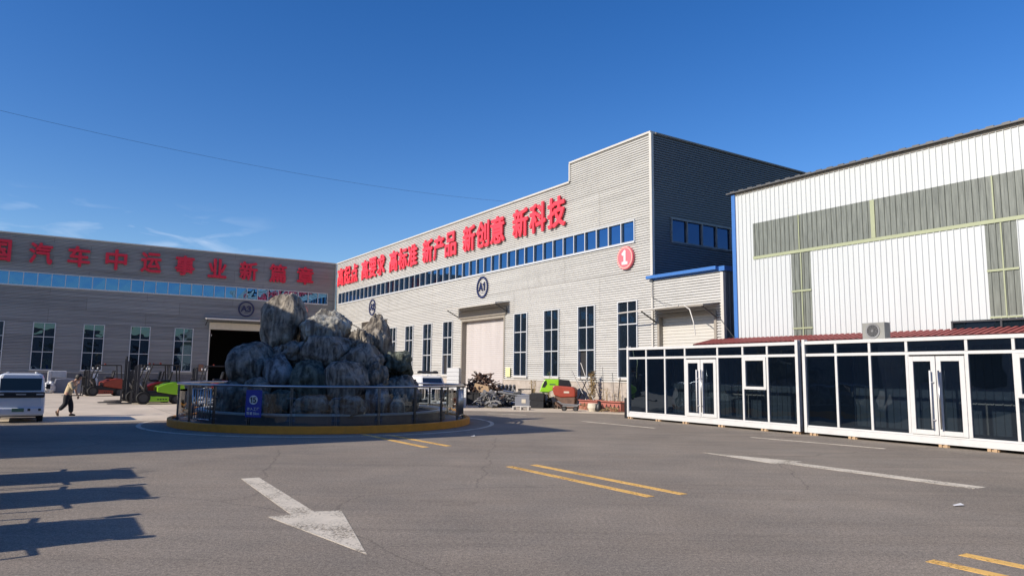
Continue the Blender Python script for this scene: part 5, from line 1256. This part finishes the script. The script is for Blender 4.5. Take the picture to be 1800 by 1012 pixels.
def leafclump(px, py, Y_, w_, h_, n, mat, label, name='plant', lw=0.05, stem=True, seed=1, cat='plant', rot=0, tall=1.0):
    rn = random.Random(seed); base = wpos(px, py)
    t = thing(name, label, cat, base)
    b = MB()
    for k in range(n):
        a = rn.uniform(0, 2 * PI); r = w_ * rn.random() ** 0.6; z = h_ * rn.uniform(0.12, 1.0) ; r *= (1 - 0.5 * z / h_)
        c = Vector((r * math.cos(a), r * math.sin(a) * 0.8, z))
        d = Vector((math.cos(a) + rn.uniform(-.6, .6), math.sin(a) + rn.uniform(-.6, .6), rn.uniform(-0.6, 1.0) * tall)).normalized() * lw * rn.uniform(0.7, 1.6)
        e = d.cross(Vector((rn.uniform(-1, 1), rn.uniform(-1, 1), 1))).normalized() * lw * 0.28
        b.quad(c - d, c + e, c + d, c - e)
    b.build('foliage', mat, t, fix=False)
    if stem:
        b = MB()
        for k in range(max(3, n // 18)):
            a = rn.uniform(0, 2 * PI); r = w_ * rn.uniform(0.1, 0.7); zz = h_ * rn.uniform(0.5, 1)
            b.tube([(0.03 * math.cos(a), 0.03 * math.sin(a), 0), (r * 0.4 * math.cos(a), r * 0.4 * math.sin(a), zz * 0.5), (r * math.cos(a), r * math.sin(a), zz)], 0.008, 4)
        b.build('stem', M['straw'], t)
    return t
leafclump(965, 0.9, 1.4, 0.26, 1.72, 120, M['leaf'], 'green leafy plant rising behind the lime green cab', seed=2)
leafclump(937, 0.9, 1.3, 0.34, 1.30, 200, M['straw'], 'dry brown shrub growing left of the lime green cab', seed=3)
leafclump(1041, 0.5, 1.2, 0.24, 1.75, 260, M['straw'], 'tall bundle of dry stalks tied up in the planter', seed=4, lw=0.09)
for i_, (px, h) in enumerate(((1058, 0.95), (1068, 1.05), (1080, 0.9), (1089, 1.35))):
    leafclump(px, 0.5, 0.8, 0.24, h, 60, M['straw'], ['dry vine in the planter, leftmost of the four by the container', 'dry vine in the planter with the second spot from the left', 'low dry vine third from the left in the planter', 'tall dry vine closest to the glass container'][i_], seed=10 + i_, lw=0.045)
leafclump(1008, 1.0, 0.5, 0.30, 0.55, 140, M['straw'], 'tuft of dry weeds at the left end of the planters', seed=20, name='weeds')
leafclump(1075, 1.25, 0.0, 0.60, 0.20, 260, M['straw'], 'dry weeds growing along the foot of the right planter', seed=21, name='weeds', stem=False)
leafclump(1026, 1.25, 0.1, 0.35, 0.30, 160, M['straw'], 'dry weeds growing along the foot of the left planter', seed=22, name='weeds', stem=False)
def pole(px, py, dx, h, label, back=0.6, r=0.024, lean=0.0):
    b = MB(); b.tube([(0, 0, 0), (dx, lean, h)], r, 6); put(b, 'garden_pole', M['dsteel'], px, py, label, 'pole', rotz=TH, back=0, dz=0.37).__setitem__('group', 'poles in the planters')
pole(1016, 0.55, 0.80, 1.20, 'garden pole leaning right, the left of the crossed pair')
pole(1031, 0.55, -1.1, 1.35, 'garden pole leaning left, the right of the crossed pair')
pole(1044, 0.55, -0.95, 1.75, 'thin garden pole rising in front of the open window')
pole(1062, 0.55, -0.10, 1.55, 'thin stake in the planter, first right of the dry stalk bundle', r=0.010)
pole(1080, 0.55, -0.12, 1.30, 'thin stake in the planter, second right of the dry stalk bundle', r=0.010)
pole(1086, 0.55, 0.16, 1.10, 'thick bent stake in the planter closest to the container', r=0.022)
b = MB(); b.tube([(0, 0, 0), (0, 0, 0.15), (0, 0, 0.34)], [0.20, 0.26, 0.24], 16); put(b, 'plant_pot', M['tan'], 1043, 1.5, 'pale round pot on the ground before the planters', 'pot', back=0.0)
bag = MB(); bag.tube([(0, 0, 0), (0, 0, 0.12), (0, 0, 0.3), (0.03, 0, 0.46)], [0.14, 0.17, 0.12, 0.03], 10); put(bag, 'black_bag', M['black'], 1053, 1.45, 'black tied bag beside the pale pot', 'bag', back=0.0, smooth=True)

# things seen through the railing at right
b = MB()
for k in range(4): b.box(-0.5, 0.5, -0.35 + 0.2 * k, -0.25 + 0.2 * k, 0.10, 0.12)
for x in (-0.5, -0.04, 0.42): b.box(x, x + 0.08, -0.35, 0.35, 0.0, 0.10)
put(b, 'pallet', M['white'], 782, 717, 'white pallet on the concrete behind the railing', 'pallet')
b = MB(); b.box(-0.28, -0.24, -0.2, 0.2, 0, 0.75); b.box(0.24, 0.28, -0.2, 0.2, 0, 0.75); b.box(-0.24, 0.24, -0.2, 0.2, 0.71, 0.75); b.box(-0.24, 0.24, -0.2, 0.2, 0.0, 0.04); b.box(-0.24, 0.24, 0.16, 0.2, 0.04, 0.71)
for z in (0.25, 0.48): b.box(-0.24, 0.24, -0.19, 0.15, z, z + 0.02)
put(b, 'display_cabinet', M['trim'], 784, 717, 'pale open cabinet standing on the white pallet', 'cabinet', dz=0.122)
b = MB(); b.box(-0.3, 0.3, -0.03, 0.03, 0, 0.9)
for k in range(6): b.box(-0.26, 0.26, -0.045, -0.03, 0.08 + 0.13 * k, 0.10 + 0.13 * k)
put(b, 'wire_crate', M['white'], 808, 716, 'white barred crate right of the pale cabinet', 'crate')
b = MB()
for k in range(9):
    b.box(-0.32, 0.32, -0.2, 0.2, 0.20 * k, 0.20 * k + 0.16); b.box(-0.30, 0.30, -0.18, 0.18, 0.20 * k + 0.16, 0.20 * k + 0.199)
put(b, 'crate_stack', M['white'], 733, 712, 'tall stack of white slotted crates against the hall wall', 'crate stack', back=2.0, dz=0.02)
# papers on walls
b = MB(); b.box(-0.22, 0.22, -0.08, -0.05, 0, 0.5); p_ = FA(28.78, 0, 1.40); tag(b.build('poster', pm('faded_yellow_paper', (0.62, 0.60, 0.30), 0.8, var=0.12, vs=14), loc=p_, rotz=TH), 'faded yellow poster on the wall right of the A1 roller door', 'poster')
b = MB(); b.box(-0.18, 0.18, -0.09, -0.05, 0, 0.55); p_ = FB(-10.95, 0, 1.45); tag(b.build('notice_board', pm('brown_board', (0.22, 0.12, 0.08), 0.8, var=0.3, vs=12), loc=p_, rotz=TH + PI / 2), 'small brown notice board left of the open A3 doorway', 'notice board')

# wrapped goods at the foot of the shaded hall
HB_ = TH + PI / 2
def putb(mb, name, mat, px, py, label, cat, dz=0, back=0, bevel=0, smooth=False, group=None):
    p = gpt(px, py) - MB_ * back; p.z = dz
    return tag(mb.build(name, mat, loc=p, rotz=HB_, bevel=bevel, smooth=smooth), label, cat, group)
def roll(w_, h_):
    b = MB(); pts = [(-w_ / 2, 0), (-w_ / 2 - 0.02, h_ * 0.5), (-w_ / 2 + 0.06, h_ * 0.95), (0, h_), (w_ / 2 - 0.06, h_ * 0.95), (w_ / 2, h_ * 0.5), (w_ / 2 - 0.05, 0)]
    b.prism(pts, -0.35, 0.35); return b
putb(roll(1.20, 0.95), 'wrapped_bale', M['greyroll'], 113, 690.5, 'grey covered bale, the left one of the pair by the shaded hall', 'bale', bevel=0.06, group='grey covered bales')
putb(roll(1.15, 0.92), 'wrapped_bale', M['greyroll'], 149, 691, 'grey covered bale behind the walking person, the right one', 'bale', bevel=0.06, group='grey covered bales')
b = MB(); b.box(-0.5, 0.5, -0.35, 0.35, 0, 0.45); b.box(-0.55, -0.35, -0.4, 0.4, -0.3, 0.42); putb(b, 'wrapped_crate', M['plastic'], 99, 690, 'film wrapped white crate stacked behind the left grey bale', 'crate', dz=0.95, back=0.8, bevel=0.04)
b = MB(); b.box(-0.5, 0.5, -0.35, 0.35, 0, 0.94); putb(b, 'pallet_box', M['greymetal'], 99, 690, 'grey pallet box under the film wrapped crate', 'box', back=0.8, bevel=0.02)
for i_, (px, w_, h_, lb) in enumerate(((72, 0.5, 0.62, 'white film wrapped bundle by the van roof line'), (86, 0.32, 0.75, 'white film wrapped bundle just left of the left grey bale'))):
    bm = bmesh.new(); bmesh.ops.create_icosphere(bm, subdivisions=4, radius=1)
    for v in bm.verts:
        q_ = v.co.copy(); q_ *= 1 + 0.25 * noise.fractal(q_ * 2 + Vector((i_ * 9, 0, 0)), 1, 2, 4); v.co = Vector((q_.x * w_, q_.y * 0.35, (q_.z + 0.85) * h_ * 0.55))
    me = bpy.data.meshes.new('wrapped_bundle'); bm.to_mesh(me); bm.free(); me.materials.append(M['plastic'])
    o = bpy.data.objects.new('wrapped_bundle', me); COL.objects.link(o); o.location = gpt(px, 691); o.rotation_euler = (0, 0, HB_); tag(o, lb, 'bundle')
for px, h_, z_, lb in ((151, 0.42, 0.92, 'white board standing on top of the right grey bale'), (165, 1.25, 0.0, 'tall white board standing at the right of the bales')):
    b = MB(); b.prism([(-0.17, 0), (-0.12, h_), (0.14, h_), (0.16, 0)], -0.02, 0.02); putb(b, 'white_board', M['white'], px, 690.5, lb, 'board', dz=z_, back=0.1 if z_ else 0.0)

# ------------------------------------------------------------------ the walking person
def skin_mesh(name, mat, par, pts, edges, rad, sub=2, loc=None):
    me = bpy.data.meshes.new(name); me.from_pydata(pts, edges, []); me.materials.append(mat)
    o = bpy.data.objects.new(name, me); COL.objects.link(o)
    sk = o.modifiers.new('skin', 'SKIN'); sk.use_smooth_shade = True
    ss = o.modifiers.new('subsurf', 'SUBSURF'); ss.levels = sub; ss.render_levels = sub
    for v, r in zip(me.skin_vertices[0].data, rad):
        v.radius = r if isinstance(r, tuple) else (r, r)
    me.skin_vertices[0].data[0].use_root = True
    if par: o.parent = par
    if loc is not None: o.location = loc
    return o
pp = gpt(117, 731)
ps = thing('person', 'person in beige shirt and black trousers walking stooped across the concrete', 'person', pp, math.radians(12))
# local +x walking direction; overall height about 1.34 units (stooped)
B = [(-0.02, 0, 0.72), (0.02, 0, 0.86), (0.08, 0, 1.00), (0.12, 0, 1.10), (0.17, 0, 1.16), (0.215, 0, 1.21), (0.25, 0, 1.27),
     (-0.02, 0.075, 0.68), (0.075, 0.08, 0.39), (0.10, 0.08, 0.06), (0.20, 0.085, 0.03),
     (-0.03, -0.075, 0.68), (-0.03, -0.08, 0.40), (-0.235, -0.08, 0.20), (-0.245, -0.08, 0.06),
     (0.10, 0.165, 1.09), (0.14, 0.20, 0.86), (0.22, 0.19, 0.66),
     (0.10, -0.165, 1.09), (0.20, -0.20, 0.88), (0.30, -0.12, 1.06)]
E_ = [(0, 1), (1, 2), (2, 3), (3, 4), (4, 5), (5, 6), (0, 7), (7, 8), (8, 9), (9, 10), (0, 11), (11, 12), (12, 13), (13, 14), (3, 15), (15, 16), (16, 17), (3, 18), (18, 19), (19, 20)]
Rd = [0.10, 0.10, 0.115, 0.10, 0.05, 0.045, 0.05, 0.085, 0.055, 0.035, 0.03, 0.085, 0.055, 0.035, 0.03, 0.05, 0.036, 0.024, 0.05, 0.036, 0.024]
skin_mesh('body', M['skin'], ps, B, E_, Rd)
def hand(root, d, side):
    d = Vector(d).normalized(); u = Vector((0, side, 0)); w_ = d.cross(u).normalized(); root = Vector(root)
    pts = [tuple(root), tuple(root + d * 0.05)]; ed = [(0, 1)]; rd = [0.022, 0.03]
    for k, ln in enumerate((0.05, 0.058, 0.054, 0.042)):
        a = root + d * 0.06 + w_ * (k - 1.5) * 0.016; b_ = a + d * ln * 0.5; c = b_ + d * ln * 0.4 + u * -0.014
        i = len(pts); pts += [tuple(a), tuple(b_), tuple(c)]; ed += [(1, i), (i, i + 1), (i + 1, i + 2)]; rd += [0.009, 0.008, 0.007]
    i = len(pts); a = root + d * 0.025 + w_ * 0.032; pts += [tuple(a), tuple(a + d * 0.035 + w_ * 0.012)]; ed += [(0, i), (i, i + 1)]; rd += [0.010, 0.008]
    return pts, ed, rd
for rt, d, s in (((0.22, 0.19, 0.66), (0.25, 0, -1), 1), ((0.30, -0.12, 1.06), (0.3, 0.3, 0.9), -1)):
    p_, e_, r_ = hand(rt, d, s); skin_mesh('hand', M['skin'], ps, p_, e_, r_, 1)
# head
bm = bmesh.new(); bmesh.ops.create_icosphere(bm, subdivisions=4, radius=1)
for v in bm.verts:
    c = v.co.copy(); x, y, z = c
    X = x * 0.092; Y = y * 0.072; Z = z * 0.108
    if z < 0: X *= 1 - 0.12 * (-z); Y *= 1 - 0.32 * (-z)
    fx = math.exp(-((y / 0.16) ** 2) - ((z + 0.10) / 0.22) ** 2) * (x > 0.3)
    X += 0.022 * fx
    X -= 0.010 * (x > 0.4) * (math.exp(-((abs(y) - 0.36) / 0.15) ** 2 - ((z - 0.12) / 0.12) ** 2))
    X += 0.006 * (x > 0.4) * math.exp(-((y) / 0.25) ** 2 - ((z + 0.48) / 0.06) ** 2)
    Y += math.copysign(0.016, y) * math.exp(-((x + 0.02) / 0.16) ** 2 - ((z + 0.05) / 0.26) ** 2) * (abs(y) > 0.7)
    v.co = (X, Y, Z)
me = bpy.data.meshes.new('head'); bm.to_mesh(me); bm.free(); me.materials.append(M['skin'])
for p_ in me.polygons: p_.use_smooth = True
hd = bpy.data.objects.new('head', me); COL.objects.link(hd); hd.parent = ps; hd.location = (0.275, 0, 1.275); hd.rotation_euler = (0, 0.45, 0)
b = MB()
for s in (-1, 1): b.obox((0.082, s * 0.028, 0.014), (0.008, 0.018, 0.008))
b.build('eyes', M['hair'], hd); b = MB(); b.obox((0.083, 0, -0.052), (0.006, 0.034, 0.006)); b.build('mouth', M['orange'], hd)
bm = bmesh.new(); bmesh.ops.create_icosphere(bm, subdivisions=4, radius=1)
for v in list(bm.verts):
    x, y, z = v.co; k = 1 + 0.06 * noise.noise(v.co * 6)
    v.co = (x * 0.108 * k - 0.010, y * 0.090 * k, z * 0.118 * k + 0.012)
bmesh.ops.delete(bm, geom=[v for v in bm.verts if (v.co.x > 0.045 and v.co.z < 0.065) or v.co.z < -0.065], context='VERTS')
me = bpy.data.meshes.new('hair'); bm.to_mesh(me); bm.free(); me.materials.append(M['hair'])
for p_ in me.polygons: p_.use_smooth = True
hr_ = bpy.data.objects.new('hair', me); COL.objects.link(hr_); hr_.parent = hd
# clothes
sp_ = [(-0.035, 0, 0.62), (-0.01, 0, 0.76), (0.02, 0, 0.87), (0.07, 0, 1.0), (0.10, 0, 1.09), (0.14, 0, 1.13), (0.10, 0.17, 1.08), (0.125, 0.20, 0.95), (0.14, 0.205, 0.86), (0.10, -0.17, 1.08), (0.16, -0.20, 0.96), (0.20, -0.20, 0.89), (0.25, -0.16, 0.97)]
skin_mesh('shirt', M['shirt'], ps, sp_, [(0, 1), (1, 2), (2, 3), (3, 4), (4, 5), (4, 6), (6, 7), (7, 8), (4, 9), (9, 10), (10, 11), (11, 12)], [(0.135, 0.115), (0.135, 0.12), (0.13, 0.125), (0.135, 0.13), (0.11, 0.11), 0.06, 0.07, 0.06, 0.055, 0.07, 0.06, 0.055, 0.045])
tp_ = [(-0.02, 0, 0.78), (-0.03, 0, 0.66), (-0.01, 0.078, 0.60), (0.075, 0.08, 0.38), (0.095, 0.08, 0.10), (-0.03, -0.078, 0.60), (-0.035, -0.08, 0.40), (-0.215, -0.08, 0.20)]
skin_mesh('trousers', M['trousers'], ps, tp_, [(0, 1), (1, 2), (2, 3), (3, 4), (1, 5), (5, 6), (6, 7)], [(0.12, 0.11), (0.125, 0.11), 0.098, 0.085, 0.072, 0.098, 0.085, 0.068])
for (c, ry) in (((0.135, 0.08, 0.035), 0.0), ((-0.262, -0.08, 0.085), 1.15)):
    bm = bmesh.new(); bmesh.ops.create_icosphere(bm, subdivisions=3, radius=1)
    for v in bm.verts:
        x, y, z = v.co; v.co = (x * 0.105, y * 0.038 * (1 + 0.1 * x), max(-0.03, z * 0.042 * (1.15 - 0.3 * x)))
    me = bpy.data.meshes.new('shoe'); bm.to_mesh(me); bm.free(); me.materials.append(M['shoe'])
    o = bpy.data.objects.new('shoe', me); COL.objects.link(o); o.parent = ps; o.location = c; o.rotation_euler = (0, ry, 0)

# ------------------------------------------------------------------ to metres
for o in list(SC.objects):
    if o.parent is None and o.type != 'LIGHT':
        o.location = o.location * K
        if o.type != 'CAMERA': o.scale = (K, K, K)
